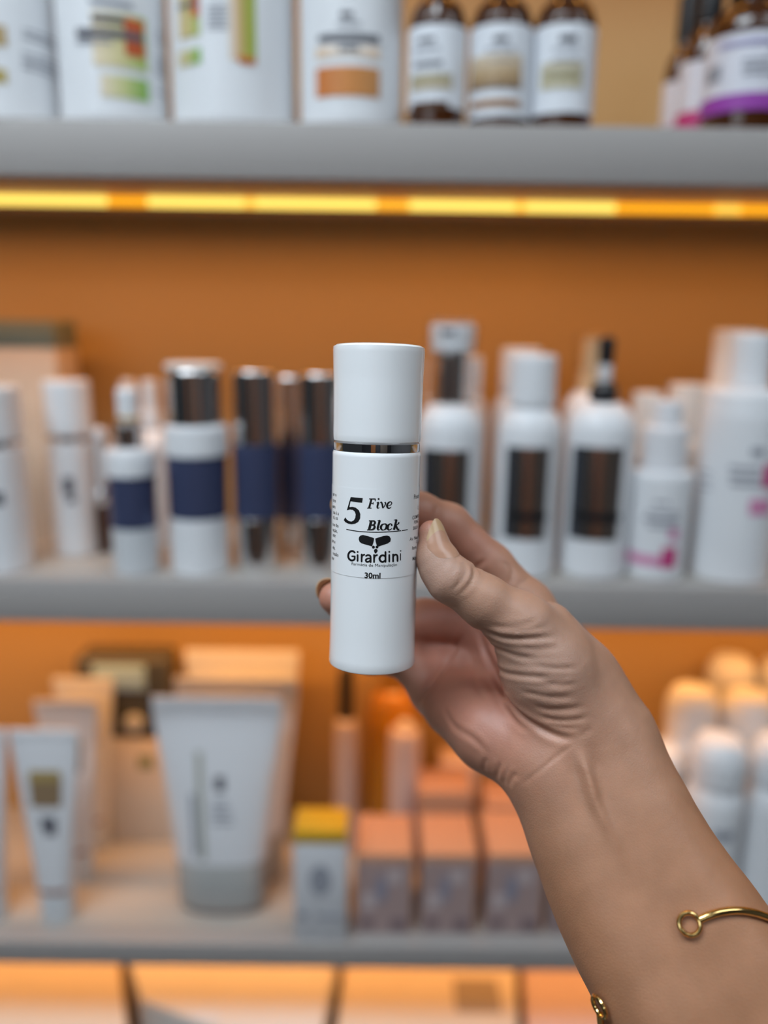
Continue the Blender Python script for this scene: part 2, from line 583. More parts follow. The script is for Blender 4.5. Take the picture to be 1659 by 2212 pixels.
ink = Ink()
ink.font('Farmácia de Manipulação', *zp(820, 1410), 6.2, width_px=98)
ink.build('tagline_print')
ink = Ink()
ink.font('30ml', *zp(792, 1582), 11.4, width_px=33, bold=0.03)
ink.build('volume_print')
ink = Ink()
for txt, x, y, c in (('sar o', 255, 362, 6), ('tico', 245, 452, 6), ('para', 240, 540, 6), ('ssa é a', 290, 642, 6), ('ck, os', 275, 712, 6), ('icos do', 286, 825, 6), ('ração,', 270, 905, 6),
                     ('enir', 246, 974, 6), ('rar a', 238, 1062, 6), ('ele,', 236, 1158, 6), ('ressão', 285, 1262, 6), ('itar', 222, 1312, 6)):
    ink.font(txt, *zp(x, y), c * 1.25, bold=0.01, align='RIGHT')
ink.build('left_text_print')
ink = Ink()
for txt, x, y, c in (('Posol', 1410, 400, 7.5), ('L', 1466, 555, 6.5), ('COMPOS', 1386, 706, 6), ('PONC', 1412, 772, 5.5), ('SILICA', 1397, 860, 5.5), ('Av. Nass', 1346, 1026, 6), ('C', 1441, 1062, 5.5),
                     ('Farm.', 1382, 1160, 6), ('Man', 1388, 1318, 6.5)):
    ink.font(txt, *zp(x, y), c * 1.25, bold=0.01, align='LEFT')
ink.build('right_text_print')
# ------------------------------------------------------------------ the hand and forearm: one skin surface grown from smoothly joined bones
def hp(px, py, d):                # photo point and depth (mm) -> lens space in mm
    return np.array(((px - W / 2) * d / FPX, -(py - H / 2) * d / FPX, -d), np.float32)


def cone(pts):                    # chain [(px,py,depth,r)...] -> list of segments
    P = [(hp(a, b, c), r) for a, b, c, r in pts]
    return [(P[i][0], P[i][1], P[i + 1][0], P[i + 1][1]) for i in range(len(P) - 1)]


def ext(p, q, k):                 # go on from p through q by k times their distance (photo/depth space points via mm)
    a, b = hp(*p), hp(*q)
    return b + (b - a) * k


FA, FA1, FA2 = (1216, 1664, 306), (1322, 1925, 292), (1452, 2178, 276)
FB, FB1, FB2 = (1308, 1632, 306), (1430, 1876, 292), (1592, 2112, 278)
fa3, fb3 = ext(FA, FA2, 0.95), ext(FB, FB2, 0.95)


def limb(a, b, c, e, radii):       # smooth chain through three photo points and a far end
    P = np.array([np.append(hp(*a), radii[0]), np.append(hp(*b), radii[1]), np.append(hp(*c), radii[2]), np.append(e, radii[3])])
    Q = catmull(P, 3)
    return [(Q[k][:3].astype(np.float32), float(Q[k][3]), Q[k + 1][:3].astype(np.float32), float(Q[k + 1][3])) for k in range(len(Q) - 1)]


PALM = limb(FA, FA1, FA2, fa3, (19.4, 20.4, 21.4, 26.0)) + limb(FB, FB1, FB2, fb3, (18.6, 19.8, 21.2, 27.0))
PALM += cone([(1216, 1664, 306, 19.4), (1180, 1610, 312, 17.0)])
PALM += cone([(1308, 1632, 306, 18.6), (1248, 1506, 316, 14.6), (1138, 1312, 336, 11.2)])          # index metacarpal
PALM += cone([(1285, 1610, 312, 15.0), (1074, 1384, 352, 12.0)])                                    # middle
PALM += cone([(1235, 1630, 313, 15.0), (1006, 1452, 354, 11.5)])                                    # ring
PALM += cone([(1200, 1650, 311, 15.0), (940, 1494, 348, 10.6)])                                     # little
PALM += cone([(1172, 1640, 306, 15.5), (1060, 1580, 320, 14.0), (985, 1525, 336, 12.5)])            # hypothenar pad
PALM += cone([(1128, 1352, 299, 10.8), (1180, 1440, 303, 16.0), (1238, 1545, 305, 18.0)])           # thenar pad
PALM += cone([(1186, 1352, 310, 9.0), (1254, 1464, 312, 12.6), (1306, 1574, 309, 17.0)])                                     # web to the index
THUMB = cone([(1128, 1352, 299, 10.8), (1048, 1300, 296.5, 9.4), (973, 1250, 296, 8.5), (940, 1204, 297, 6.3), (932, 1152, 298, 4.8)]) + cone([(946, 1228, 296.5, 6.6), (936, 1205, 298, 5.6)])
FINGERS = [
    cone([(1138, 1312, 336, 10.4), (1060, 1222, 338, 9.0), (968, 1136, 337, 9.0), (905, 1108, 332, 8.2), (855, 1098, 330, 7.9), (764, 1094, 322, 6.2)]),
    cone([(1074, 1384, 352, 10.4), (1000, 1345, 356, 9.2), (918, 1340, 360, 9.2), (800, 1362, 346, 8.0), (724, 1292, 322, 6.4)]),
    cone([(1006, 1452, 354, 10.0), (880, 1418, 362, 8.8), (800, 1415, 350, 7.8), (752, 1375, 330, 6.4)]),
    cone([(940, 1494, 348, 9.2), (868, 1418, 354, 7.8), (810, 1404, 348, 7.0), (775, 1375, 334, 5.8)]),
]


def seg_d(p, s):
    a, ra, b, rb = s
    ba = b - a
    t = np.clip(((p - a) @ ba) / (ba @ ba), 0, 1).astype(np.float32)
    q = p - a - t[:, None] * ba
    return np.sqrt((q * q).sum(1)) - (ra + (rb - ra) * t)


def smin(a, b, k):
    h = np.maximum(k - np.abs(a - b), 0) / k
    return np.minimum(a, b) - h * h * k * 0.25


def sdf(p):
    p = p.astype(np.float32)
    d = None
    for s in PALM:
        e = seg_d(p, s)
        d = e if d is None else smin(d, e, 8.0)
    t = None
    for s in THUMB:
        e = seg_d(p, s)
        t = e if t is None else smin(t, e, 3.0)
    d = smin(d, t, 7.0)
    for F in FINGERS:
        t = None
        for s in F:
            e = seg_d(p, s)
            t = e if t is None else smin(t, e, 3.5)
        d = smin(d, t, 4.0)
    return d


def grow_surface(h=0.7, blk=8):
    allp = np.array([q for s in PALM + THUMB + sum(FINGERS, []) for q in (s[0], s[2])])
    lo, hi = allp.min(0) - 32, allp.max(0) + 32
    nb = np.ceil((hi - lo) / (h * blk)).astype(int)
    n = nb * blk + 1
    G = np.empty(n, np.float32)
    bi = np.stack(np.meshgrid(*[np.arange(k) for k in nb], indexing='ij'), -1).reshape(-1, 3)
    cen = lo + (bi + 0.5) * h * blk
    dc = np.concatenate([sdf(c) for c in np.array_split(cen, max(1, len(cen) // 60000))])
    Gs = np.repeat(np.repeat(np.repeat(dc.reshape(nb), blk, 0), blk, 1), blk, 2)
    G[:] = 50
    G[:-1, :-1, :-1] = Gs
    near = bi[np.abs(dc) < h * blk * 0.9 + 2.5]
    off = np.stack(np.meshgrid(*[np.arange(blk + 1)] * 3, indexing='ij'), -1).reshape(-1, 3)
    for ch in np.array_split(near, max(1, len(near) // 150)):
        idx = (ch[:, None, :] * blk + off[None]).reshape(-1, 3)
        G[idx[:, 0], idx[:, 1], idx[:, 2]] = sdf(lo + idx * h)
    S = G < 0
    # cells crossed by the surface
    m = np.zeros(np.array(n) - 1, np.uint8)
    for a in (0, 1):
        for b in (0, 1):
            for c in (0, 1):
                m += S[a:n[0] - 1 + a, b:n[1] - 1 + b, c:n[2] - 1 + c]
    act = np.argwhere((m > 0) & (m < 8))
    vid = np.full(m.shape, -1, np.int32)
    vid[act[:, 0], act[:, 1], act[:, 2]] = np.arange(len(act))
    acc = np.zeros((len(act), 3))
    cnt = np.zeros(len(act))
    cor = [(a, b, c) for a in (0, 1) for b in (0, 1) for c in (0, 1)]
    val = {c: G[act[:, 0] + c[0], act[:, 1] + c[1], act[:, 2] + c[2]] for c in cor}
    for c in cor:
        for ax in range(3):
            if c[ax] == 0:
                e = list(c)
                e[ax] = 1
                v0, v1 = val[c], val[tuple(e)]
                x = (v0 < 0) != (v1 < 0)
                t = np.where(x, v0 / np.where(x, v0 - v1, 1), 0)
                pt = np.array(c, float)[None].repeat(len(act), 0)
                pt[:, ax] += t
                acc[x] += pt[x]
                cnt[x] += 1
    V = lo + (act + acc / cnt[:, None]) * h
    quads = []
    for ax in range(3):
        o1, o2 = [(1, 2), (2, 0), (0, 1)][ax]
        sl0 = [slice(1, k - 1) for k in n]
        sl1 = [slice(1, k - 1) for k in n]
        sl0[ax], sl1[ax] = slice(1, n[ax] - 2), slice(2, n[ax] - 1)
        A, B = S[tuple(sl0)], S[tuple(sl1)]
        for flip, msk in ((False, A & ~B), (True, ~A & B)):
            e = np.argwhere(msk) + 1
            if not len(e):
                continue
            q = []
            for d1, d2 in ((0, 0), (1, 0), (1, 1), (0, 1)):
                k = e.copy()
                k[:, o1] -= d1
                k[:, o2] -= d2
                q.append(vid[k[:, 0], k[:, 1], k[:, 2]])
            q = np.stack(q, 1)
            quads.append(q[:, ::-1] if flip else q)
    Q = np.concatenate(quads)
    return V, Q


def sdf_grad(p, e=0.25):
    g = np.empty((len(p), 3))
    for k in range(3):
        o = np.zeros(3)
        o[k] = e
        g[:, k] = sdf(p + o) - sdf(p - o)
    return g / (np.linalg.norm(g, axis=1, keepdims=True) + 1e-9)


HV, HQ = grow_surface()
HN = sdf_grad(HV)
HV = HV - HN * sdf(HV)[:, None]
HN = sdf_grad(HV)


def march(px, py):                # photo point -> point on the skin (lens space, mm)
    d = np.array(((px - W / 2) / FPX, -(py - H / 2) / FPX, -1.0))
    d /= np.linalg.norm(d)
    t = 200.0
    for _ in range(90):
        k = float(sdf((d * t)[None])[0])
        t += k * 0.9
        if k < 0.02 or t > 600:
            break
    return d * t if t < 600 else None


def line_dist(P3, V):
    """distance of each vertex to a 3-D polyline and place along it (0..1)"""
    best = np.full(len(V), 1e9)
    along = np.zeros(len(V))
    n = len(P3) - 1
    for i in range(n):
        a, b = P3[i], P3[i + 1]
        ba = b - a
        t = np.clip(((V - a) @ ba) / (ba @ ba + 1e-9), 0, 1)
        q = V - a - t[:, None] * ba
        dd = np.sqrt((q * q).sum(1))
        u = dd < best
        best[u] = dd[u]
        along[u] = (i + t[u]) / n
    return best, along


def crease(px_pts, depth, width, lip=0.45, taper=5.0):
    """fold (depth>0) or ridge (depth<0) in mm along a line on the skin"""
    pts = [march(p[0], p[1]) for p in catmull(px_pts, 4)]
    P3 = [p for p in pts if p is not None]
    if len(P3) < 2:
        return
    P3 = np.array(P3)
    lo, hi = P3.min(0) - 5 * width, P3.max(0) + 5 * width
    sel = np.where(((HV > lo) & (HV < hi)).all(1))[0]
    if not len(sel):
        return
    d, u = line_dist(P3, HV[sel])
    g = np.exp(-(d / width) ** 2) - lip * np.exp(-((d - 2.1 * width) / (1.2 * width)) ** 2)
    g *= np.clip(np.minimum(u * 5, (1 - u) * taper), 0.05, 1)
    DISP[sel] -= g * depth


DISP = np.zeros(len(HV))
# thumb joint wrinkles
crease([(995, 1208), (998, 1225), (995, 1240), (986, 1257)], 0.30, 0.8)
crease([(1003, 1213), (1007, 1228), (1003, 1246), (990, 1263), (977, 1278)], 0.42, 0.8)
crease([(1020, 1222), (1024, 1238), (1018, 1257), (1004, 1273), (988, 1288)], 0.36, 0.8)
crease([(987, 1200), (986, 1222), (976, 1242)], 0.16, 0.7)
# folds across the thumb pad
crease([(1040, 1358), (1062, 1369), (1085, 1377), (1112, 1380), (1152, 1379), (1205, 1375)], 0.75, 0.95)
crease([(1060, 1350), (1090, 1355), (1130, 1350), (1165, 1340)], 0.25, 0.9)
crease([(1100, 1362), (1140, 1362), (1180, 1352)], 0.25, 0.8)
crease([(1050, 1388), (1072, 1401), (1099, 1411), (1125, 1419), (1165, 1422)], 0.42, 0.9)
crease([(1064, 1432), (1085, 1451), (1112, 1458), (1152, 1462), (1195, 1464)], 0.60, 0.9)
crease([(1120, 1396), (1160, 1402), (1210, 1398)], 0.22, 0.9)
crease([(1152, 1438), (1200, 1444), (1248, 1442)], 0.38, 0.8)
crease([(1170, 1474), (1210, 1480), (1250, 1478)], 0.34, 0.8)
crease([(1120, 1492), (1165, 1502), (1205, 1507), (1240, 1504)], 0.40, 0.9)
crease([(1150, 1524), (1185, 1532), (1225, 1532), (1265, 1526)], 0.42, 0.9)
crease([(1165, 1546), (1200, 1556), (1240, 1556), (1275, 1548)], 0.36, 0.8)
crease([(1180, 1564), (1215, 1572), (1250, 1572)], 0.32, 0.7)
# thumb pad line, wrist lines
crease([(1035, 1350), (1039, 1374), (1048, 1405), (1062, 1436), (1091, 1498), (1124, 1543), (1165, 1572), (1214, 1593), (1250, 1598)], 1.25, 1.25, lip=0.35)
crease([(1056, 1470), (1085, 1525), (1120, 1562), (1165, 1590)], 0.35, 1.1)
crease([(1250, 1600), (1214, 1626), (1177, 1655), (1144, 1681), (1122, 1698)], 0.42, 0.75, lip=0)
crease([(1254, 1598), (1262, 1585), (1284, 1572)], 0.35, 0.9, lip=0)
crease([(1120, 1672), (1105, 1680), (1096, 1700)], 0.5, 1.0)
crease([(1082, 1648), (1076, 1664), (1072, 1684)], 0.45, 0.9)
crease([(1100, 1660), (1092, 1676), (1088, 1694)], 0.40, 0.9)
crease([(1052, 1636), (1046, 1652), (1046, 1668)], 0.35, 0.9)
# palm lines
crease([(1000, 1362), (985, 1398), (959, 1440), (935, 1475), (912, 1503), (904, 1520)], 0.85, 1.1)
crease([(963, 1525), (968, 1548), (985, 1572), (1022, 1596), (1060, 1632)], 0.45, 1.2)
crease([(1010, 1398), (1022, 1440), (1030, 1480), (1052, 1520)], 0.32, 1.2)
# index finger joints
crease([(948, 1092), (940, 1104), (938, 1122)], 0.25, 0.9)
crease([(1050, 1208), (1036, 1220), (1026, 1226)], 0.6, 1.0)
crease([(1084, 1214), (1100, 1222), (1112, 1238)], 0.3, 0.9)
crease([(1095, 1262), (1105, 1250), (1108, 1230)], 0.35, 1.0)
crease([(1118, 1262), (1134, 1256), (1142, 1246)], 0.3, 1.0)
# tendon at the wrist
crease([(1248, 1612), (1258, 1642), (1268, 1672), (1277, 1704), (1286, 1735), (1303, 1770), (1320, 1802), (1340, 1850), (1362, 1900)], -2.2, 2.2, lip=0.32, taper=1.7)
HV = HV + HN * DISP[:, None]

# settle the surface a little
_e = np.concatenate([HQ[:, [0, 1]], HQ[:, [1, 2]], HQ[:, [2, 3]], HQ[:, [3, 0]]])
_deg = np.bincount(_e.ravel(), minlength=len(HV)).astype(float)
for _ in range(2):
    acc = np.zeros_like(HV)
    for k in range(3):
        acc[:, k] = np.bincount(_e[:, 0], HV[_e[:, 1], k], len(HV)) + np.bincount(_e[:, 1], HV[_e[:, 0], k], len(HV))
    HV = HV * 0.6 + 0.4 * acc / np.maximum(_deg, 1)[:, None]

LENS = Matrix.Translation(CAM) @ CROT.to_4x4()
_Rn = np.array(CROT)
wrist = LENS @ Vector(hp(1270, 1646, 306) * 0.001)


def to_world(v):                   # lens mm -> world m
    return (v * 0.001) @ _Rn.T + np.array(CAM)


me = bpy.data.meshes.new('skin')
wv = to_world(HV) - np.array(wrist)
me.vertices.add(len(wv))
me.vertices.foreach_set('co', wv.astype(np.float32).ravel())
me.loops.add(HQ.size)
me.loops.foreach_set('vertex_index', HQ.astype(np.int32).ravel())
me.polygons.add(len(HQ))
me.polygons.foreach_set('loop_start', np.arange(0, HQ.size, 4, dtype=np.int32))
me.update(calc_edges=True)
me.validate()
me.shade_smooth()


def blob(px, py, d, r):
    c = hp(px, py, d)
    q = ((HV - c) ** 2).sum(1)
    return np.exp(-q / (r * r))


# natural skin tones: pinker palm and finger pads, paler thumb pad, tanned forearm
pink = np.clip(blob(1010, 1440, 335, 26) + blob(1100, 1560, 312, 26) + blob(990, 1350, 350, 22) + blob(905, 1140, 320, 18) * .8 + blob(920, 1130, 298, 7) * .9 + blob(715, 1290, 320, 11) + blob(1030, 1170, 330, 14) * .6, 0, 1)
pale = np.clip(blob(1150, 1440, 290, 22) + blob(960, 1225, 292, 12) * .7 + blob(930, 1230, 294, 10) * .6, 0, 1)
tan = 1 / (1 + np.exp(-(HV @ np.array((0.34, -0.86, 0.38)) - hp(1330, 1740, 300) @ np.array((0.34, -0.86, 0.38))) / 16.0))
base = np.array((0.42, 0.225, 0.145))
col = base + pink[:, None] * (np.array((0.47, 0.205, 0.145)) - base)
col = col + (pale * (1 - pink * .5))[:, None] * (np.array((0.42, 0.255, 0.190)) - col)
col = col + tan[:, None] * (np.array((0.380, 0.172, 0.085)) - col) * 0.85
ca = me.color_attributes.new('skin_tone', 'FLOAT_COLOR', 'POINT')
ca.data.foreach_set('color', np.concatenate([col, np.ones((len(col), 1))], 1).astype(np.float32).ravel())

sk = bpy.data.materials.new('skin')
sk.use_nodes = True
nt = sk.node_tree
b = nt.nodes['Principled BSDF']
at = nt.nodes.new('ShaderNodeAttribute')
at.attribute_name = 'skin_tone'
tc = nt.nodes.new('ShaderNodeTexCoord')
n1 = nt.nodes.new('ShaderNodeTexNoise')
n1.inputs['Scale'].default_value = 110
n1.inputs['Detail'].default_value = 4
nt.links.new(tc.outputs['Object'], n1.inputs['Vector'])
mr = nt.nodes.new('ShaderNodeMapRange')
mr.inputs[1].default_value, mr.inputs[2].default_value = 0.3, 0.7
mr.inputs[3].default_value, mr.inputs[4].default_value = 0.93, 1.07
nt.links.new(n1.outputs['Fac'], mr.inputs[0])
mx = nt.nodes.new('ShaderNodeMix')
mx.data_type = 'RGBA'
mx.blend_type = 'MULTIPLY'
mx.inputs[0].default_value = 1.0
nt.links.new(at.outputs['Color'], mx.inputs[6])
nt.links.new(mr.outputs[0], mx.inputs[7])
nt.links.new(mx.outputs[2], b.inputs['Base Color'])
b.inputs['Roughness'].default_value = 0.46
b.inputs['Specular IOR Level'].default_value = 0.45
b.inputs['Subsurface Weight'].default_value = 0.22
b.inputs['Subsurface Radius'].default_value = (1.0, 0.35, 0.18)
b.inputs['Subsurface Scale'].default_value = 0.0035
v1 = nt.nodes.new('ShaderNodeTexVoronoi')
v1.inputs['Scale'].default_value = 1500
nt.links.new(tc.outputs['Object'], v1.inputs['Vector'])
n2 = nt.nodes.new('ShaderNodeTexNoise')
n2.inputs['Scale'].default_value = 420
n2.inputs['Detail'].default_value = 3
nt.links.new(tc.outputs['Object'], n2.inputs['Vector'])
ad = nt.nodes.new('ShaderNodeMath')
ad.operation = 'ADD'
nt.links.new(v1.outputs['Distance'], ad.inputs[0])
nt.links.new(n2.outputs['Fac'], ad.inputs[1])
bu = nt.nodes.new('ShaderNodeBump')
bu.inputs['Strength'].default_value = 0.15
bu.inputs['Distance'].default_value = 0.0004
nt.links.new(ad.outputs[0], bu.inputs['Height'])
nt.links.new(bu.outputs['Normal'], b.inputs['Normal'])
person = link('person', me, sk)
person.location = wrist
tag(person, 'right hand and bare forearm reaching in from the lower right, gripping the white bottle', 'person')

# ---- nails: curved plates lying on the finger ends
M_NAIL = mat('natural_nail', (0.46, 0.25, 0.165), 0.28, var=0.05, scale=300, sss=0.3, coat=0.15)
M_NAILTIP = mat('nail_free_edge', (0.50, 0.32, 0.18), 0.3, var=0.05, scale=300, sss=0.2, coat=0.15)


def skin_radius(p, dirv):
    t = 4.0
    for _ in range(40):
        k = float(sdf((p + dirv * t)[None])[0])
        t -= k * 0.8
        if abs(k) < 0.02:
            break
    return max(t, 1.0)


def nail(p_base, p_tip, n_dir, half, length, over, thick=0.5, label=None, tip_from=0.70, lift=0.30, almond=0.30, kind_pow=2.0):
    """plate lying on the finger end; n_dir points out of the nail"""
    a = p_tip - p_base
    L = np.linalg.norm(a)
    a = a / L
    n = n_dir - a * (n_dir @ a)
    n /= np.linalg.norm(n)
    bvec = np.cross(a, n)
    # plate arc: widest radius that clears the skin, easing in toward the tip
    sm = [L + over - length, L + over - length * .6, L - 0.8]
    rm = []
    for s in sm:
        rr_ = [skin_radius(p_base + a * s, n * math.cos(half * f) + bvec * math.sin(half * f)) for f in (-.9, -.45, 0, .45, .9)]
        rm.append((rr_[0], rr_[2], rr_[4], rr_[1], rr_[3]))
    rm = np.array(rm)

    def plate_r(s, f):
        q = [np.interp(f, (-.9, -.45, 0, .45, .9), (r[0], r[3], r[1], r[4], r[2])) for r in rm]
        v = np.interp(s, sm, q)
        if s > sm[-1]:
            v += (s - sm[-1]) * np.clip((q[-1] - q[-2]) / (sm[-1] - sm[-2]), -.25, 0.0)
        return v
    nu, nvv = 13, 17
    rows = {}
    out = []
    for kind in ('nail', 'nail_tip'):
        t0, t1 = (0.0, tip_from) if kind == 'nail' else (tip_from, 1.0)
        vs, fs = [], []
        for layer in (0, 1):
            for i in range(nu):
                for j in range(nvv):
                    f = -1 + 2 * j / (nvv - 1)
                    ph = half * f
                    u = t0 + (t1 - t0) * i / (nu - 1)
                    u_all = u
                    s0 = L + over - length + 0.20 * length * abs(f) ** 2.2        # rounded root
                    s1 = L + over - almond * length * abs(f) ** kind_pow                  # rounded free edge
                    s = s0 + (s1 - s0) * u
                    rr = plate_r(s, f) + lift * min(1.0, u_all * 2.2) - 0.28 * max(0.0, 1 - u_all * 6) - 0.15 * max(0.0, abs(f) - .7) / .3
                    rr += thick * (0.55 if layer else -0.45)
                    rr -= 0.55 * max(0, abs(f) - 0.8) * (1 if layer else 0)
                    vs.append(p_base + a * s + (n * math.cos(ph) + bvec * math.sin(ph)) * rr)
        m = nu * nvv
        for i in range(nu - 1):
            for j in range(nvv - 1):
                q = (i * nvv + j, i * nvv + j + 1, (i + 1) * nvv + j + 1, (i + 1) * nvv + j)
                fs.append(tuple(m + k for k in q))
                fs.append(tuple(reversed(q)))
        rim = [i * nvv for i in range(nu)] + [(nu - 1) * nvv + j for j in range(1, nvv)] + [i * nvv + nvv - 1 for i in range(nu - 2, -1, -1)] + [j for j in range(nvv - 2, 0, -1)]
        for x, y in zip(rim, rim[1:] + rim[:1]):
            fs.append((x, y, m + y, m + x))
        w = to_world(np.array(vs)) - np.array(wrist)
        o = link(kind, mesh_from(kind, w, fs, angle=60), M_NAIL if kind == 'nail' else M_NAILTIP, person)
        bm_ = bmesh.new()
        bm_.from_mesh(o.data)
        bmesh.ops.recalc_face_normals(bm_, faces=bm_.faces[:])
        bm_.to_mesh(o.data)
        bm_.free()
        if label:
            o['label'] = label
        out.append(o)
    return out


ta, tb = THUMB[3][0], THUMB[3][2]
axis = (tb - ta) / np.linalg.norm(tb - ta)
side = np.cross(axis, np.array((0, 0, 1.0)))
side /= np.linalg.norm(side)
nail(ta, tb, np.array((0, 0, 1.0)) * math.cos(math.radians(36)) + side * math.sin(math.radians(36)), math.radians(60), 15.2, 4.9, label='natural glossy thumbnail', almond=0.42)
ma, mb = FINGERS[1][-1][0], FINGERS[1][-1][2]
nail(ma, mb, np.array((-0.60, 0.62, -0.5)), math.radians(50), 12.0, 6.6, label='fingernail past the left edge of the bottle')
ia, ib = FINGERS[0][-1][0], FINGERS[0][-1][2]
nail(ia, ib, np.array((0.0, 0.1, -1.0)), math.radians(50), 11.0, 7.6, label='fingernail just peeking out left of the bottle')

# ------------------------------------------------------------------ open gold cuff on the forearm
M_GOLD = mat('polished_gold', (0.86, 0.58, 0.22), 0.16, metal=1.0, var=0.03)
p1, p2 = march(1512, 1994), march(1306, 2190)
q1 = march(1640, 1984)
if q1 is None:
    q1 = march(1600, 1985)
nrm = np.cross(p2 - p1, q1 - p1)
nrm /= np.linalg.norm(nrm)
axa, axb = (hp(*FA) + hp(*FB)) / 2, (hp(*FA2) + hp(*FB2)) / 2
axd = axb - axa
cc = axa + axd * (((p1 - axa) @ nrm) / (axd @ nrm))
e1 = p1 - cc
e1 -= nrm * (e1 @ nrm)
e1 /= np.linalg.norm(e1)
e2 = np.cross(nrm, e1)


def arm_radius(dirv):
    t = 5.0
    for _ in range(60):
        k = float(sdf((cc + dirv * t)[None])[0])
        t += -k * 0.8
        if abs(k) < 0.02:
            break
    return t


def ang(p):
    return math.atan2((p - cc) @ e2, (p - cc) @ e1)


aq, ap2 = ang(q1), ang(p2)
sgn = 1 if aq > 0 else -1
tot = ap2 * sgn
while tot <= abs(aq):
    tot += 2 * math.pi
path = []
for k in range(73):
    an = sgn * tot * k / 72
    dv = e1 * math.cos(an) + e2 * math.sin(an)
    path.append(cc + dv * (arm_radius(dv) + 1.6))
path = np.array(path)
w_path = to_world(path)
cuff = empty('bracelet', Vector(w_path[0]))
tag(cuff, 'thin open gold cuff bracelet with small ring ends on the forearm', 'bracelet')
link('band', tube_mesh('band', [Vector(p) - cuff.location for p in w_path], 0.00125, 12), M_GOLD, cuff)


def end_ring(center_mm, axis_n, rad, wire):
    c = to_world(center_mm)
    nn = Vector(_Rn @ axis_n).normalized()
    u = nn.orthogonal().normalized()
    v = nn.cross(u)
    pts = [Vector(c) + (u * math.cos(a) + v * math.sin(a)) * rad - cuff.location for a in np.linspace(0, 2 * math.pi, 33)[:-1]]
    link('end_ring', tube_mesh('end_ring', pts, wire, 10, closed=True), M_GOLD, cuff)


g1 = sdf_grad(path[:1])[0]
dir1 = path[0] - path[1]
dir1 /= np.linalg.norm(dir1)
end_ring(path[0] + dir1 * 3.6 + g1 * 0.2, g1, 0.0033, 0.0008)
g2 = sdf_grad(path[-1:])[0]
dir2 = path[-1] - path[-2]
dir2 /= np.linalg.norm(dir2)
end_ring(path[-1] + dir2 * 3.6 + g2 * 0.2, g2, 0.0033, 0.0008)
# ------------------------------------------------------------------ goods on the shelves
M_WHITE = mat('white_plastic', (0.74, 0.75, 0.77), 0.3, var=0.02)
M_SATIN = mat('satin_white_plastic', (0.70, 0.70, 0.72), 0.45, var=0.02)
M_FROST = mat('frosted_plastic', (0.58, 0.60, 0.62), 0.35, var=0.03)
M_AMBER = mat('amber_glass', (0.055, 0.016, 0.004), 0.06, var=0.1, coat=0.6)
M_BLACK = mat('black_plastic', (0.012, 0.012, 0.014), 0.3, var=0.05)
M_DARKMETAL = mat('smoked_chrome', (0.78, 0.76, 0.75), 0.13, metal=1.0, var=0.02)
M_FOIL = mat('mirror_foil_label', (0.66, 0.56, 0.50), 0.22, metal=1.0, var=0.05)
M_NAVY = mat('navy_metallic_label', (0.070, 0.085, 0.170), 0.22, metal=0.4, var=0.06)
M_PAPER = mat('white_paper_label', (0.72, 0.74, 0.78), 0.5, var=0.02)
M_TEXT = mat('grey_print', (0.10, 0.10, 0.12), 0.6, var=0.05)
M_TEXT2 = mat('pale_grey_print', (0.30, 0.31, 0.35), 0.6, var=0.05)
M_CREAM = mat('cream_carton', (0.70, 0.62, 0.53), 0.55, var=0.04)
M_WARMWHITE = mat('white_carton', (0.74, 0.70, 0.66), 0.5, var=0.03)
M_PURPLE = mat('purple_print', (0.30, 0.05, 0.36), 0.5)
M_MAGENTA = mat('magenta_print', (0.50, 0.04, 0.18), 0.5)
M_PINK = mat('pink_print', (0.62, 0.25, 0.42), 0.5)
M_GOLDPRINT = mat('tan_print', (0.42, 0.30, 0.15), 0.5)
M_YELLOW = mat('yellow_print', (0.52, 0.31, 0.02), 0.45)
M_CLEAR = mat('clear_plastic', (0.9, 0.9, 0.9), 0.05, trans=1.0, ior=1.06, var=0.0)


class Prod:
    """a round thing standing on a shelf: photo edges at its foot give place and width"""

    def __init__(s, name, label, cat, pl, pr, pb, zs, front=None, group=None):
        pc = (pl + pr) / 2
        yf = on_z(pc, pb, zs).y if front is None else front
        yf = max(yf, D + 0.003)
        r = 0.02
        for _ in range(8):
            yc = yf + r
            r = (on_y(pr, pb, yc).x - on_y(pl, pb, yc).x) / 2
        s.yc, s.r, s.zs, s.pc = yf + r, r, zs, pc
        s.x = on_y(pc, pb, s.yc).x
        if s.yc + r > YB - 0.002:
            s.yc = YB - 0.002 - r
        s.root = empty(name, (s.x, s.yc, zs))
        tag(s.root, label, cat, group)

    def z(s, py, k=0.5):
        return on_y(s.pc, py, s.yc - k * s.r).z - s.zs

    def lathe(s, name, prof, m, seg=32, rad=0.0014, parent=None, label=None):
        pr = [(f * s.r, s.z(py) if py is not None else 0.0) for f, py in prof]
        o = link(name, lathe_mesh(name, round_prof(pr, rad), seg), m, parent or s.root)
        if label:
            o['label'] = label
        return o

    def panel(s, name, px0, px1, py0, py1, m, f=1.0, off=0.0004, parent=None, full=False, label=None, skew=0.0):
        R = f * s.r + off
        pm = (py0 + py1) / 2
        if full:
            a0, a1 = -math.pi, math.pi
        else:
            yy = s.yc - 0.8 * s.r
            xs = [on_y(px, pm, yy).x - s.x for px in (px0, px1)]
            a0, a1 = [math.asin(max(-0.995, min(0.995, x / R))) for x in xs]
        z1, z0 = s.z(py0, 0.9), s.z(py1, 0.9)
        n = 36 if full else max(4, int(abs(a1 - a0) * 14))
        vs, fs = [], []
        for i in range(n + 1):
            a = a0 + (a1 - a0) * i / n
            zt = z1 - skew * (z1 - z0) * i / n
            for zz in (z0, zt):
                vs.append((R * math.sin(a), -R * math.cos(a), zz))
        for i in range(n):
            fs.append((2 * i, 2 * i + 2, 2 * i + 3, 2 * i + 1))
        o = link(name, mesh_from(name, vs, fs), m, parent or s.root)
        if label:
            o['label'] = label
        return o


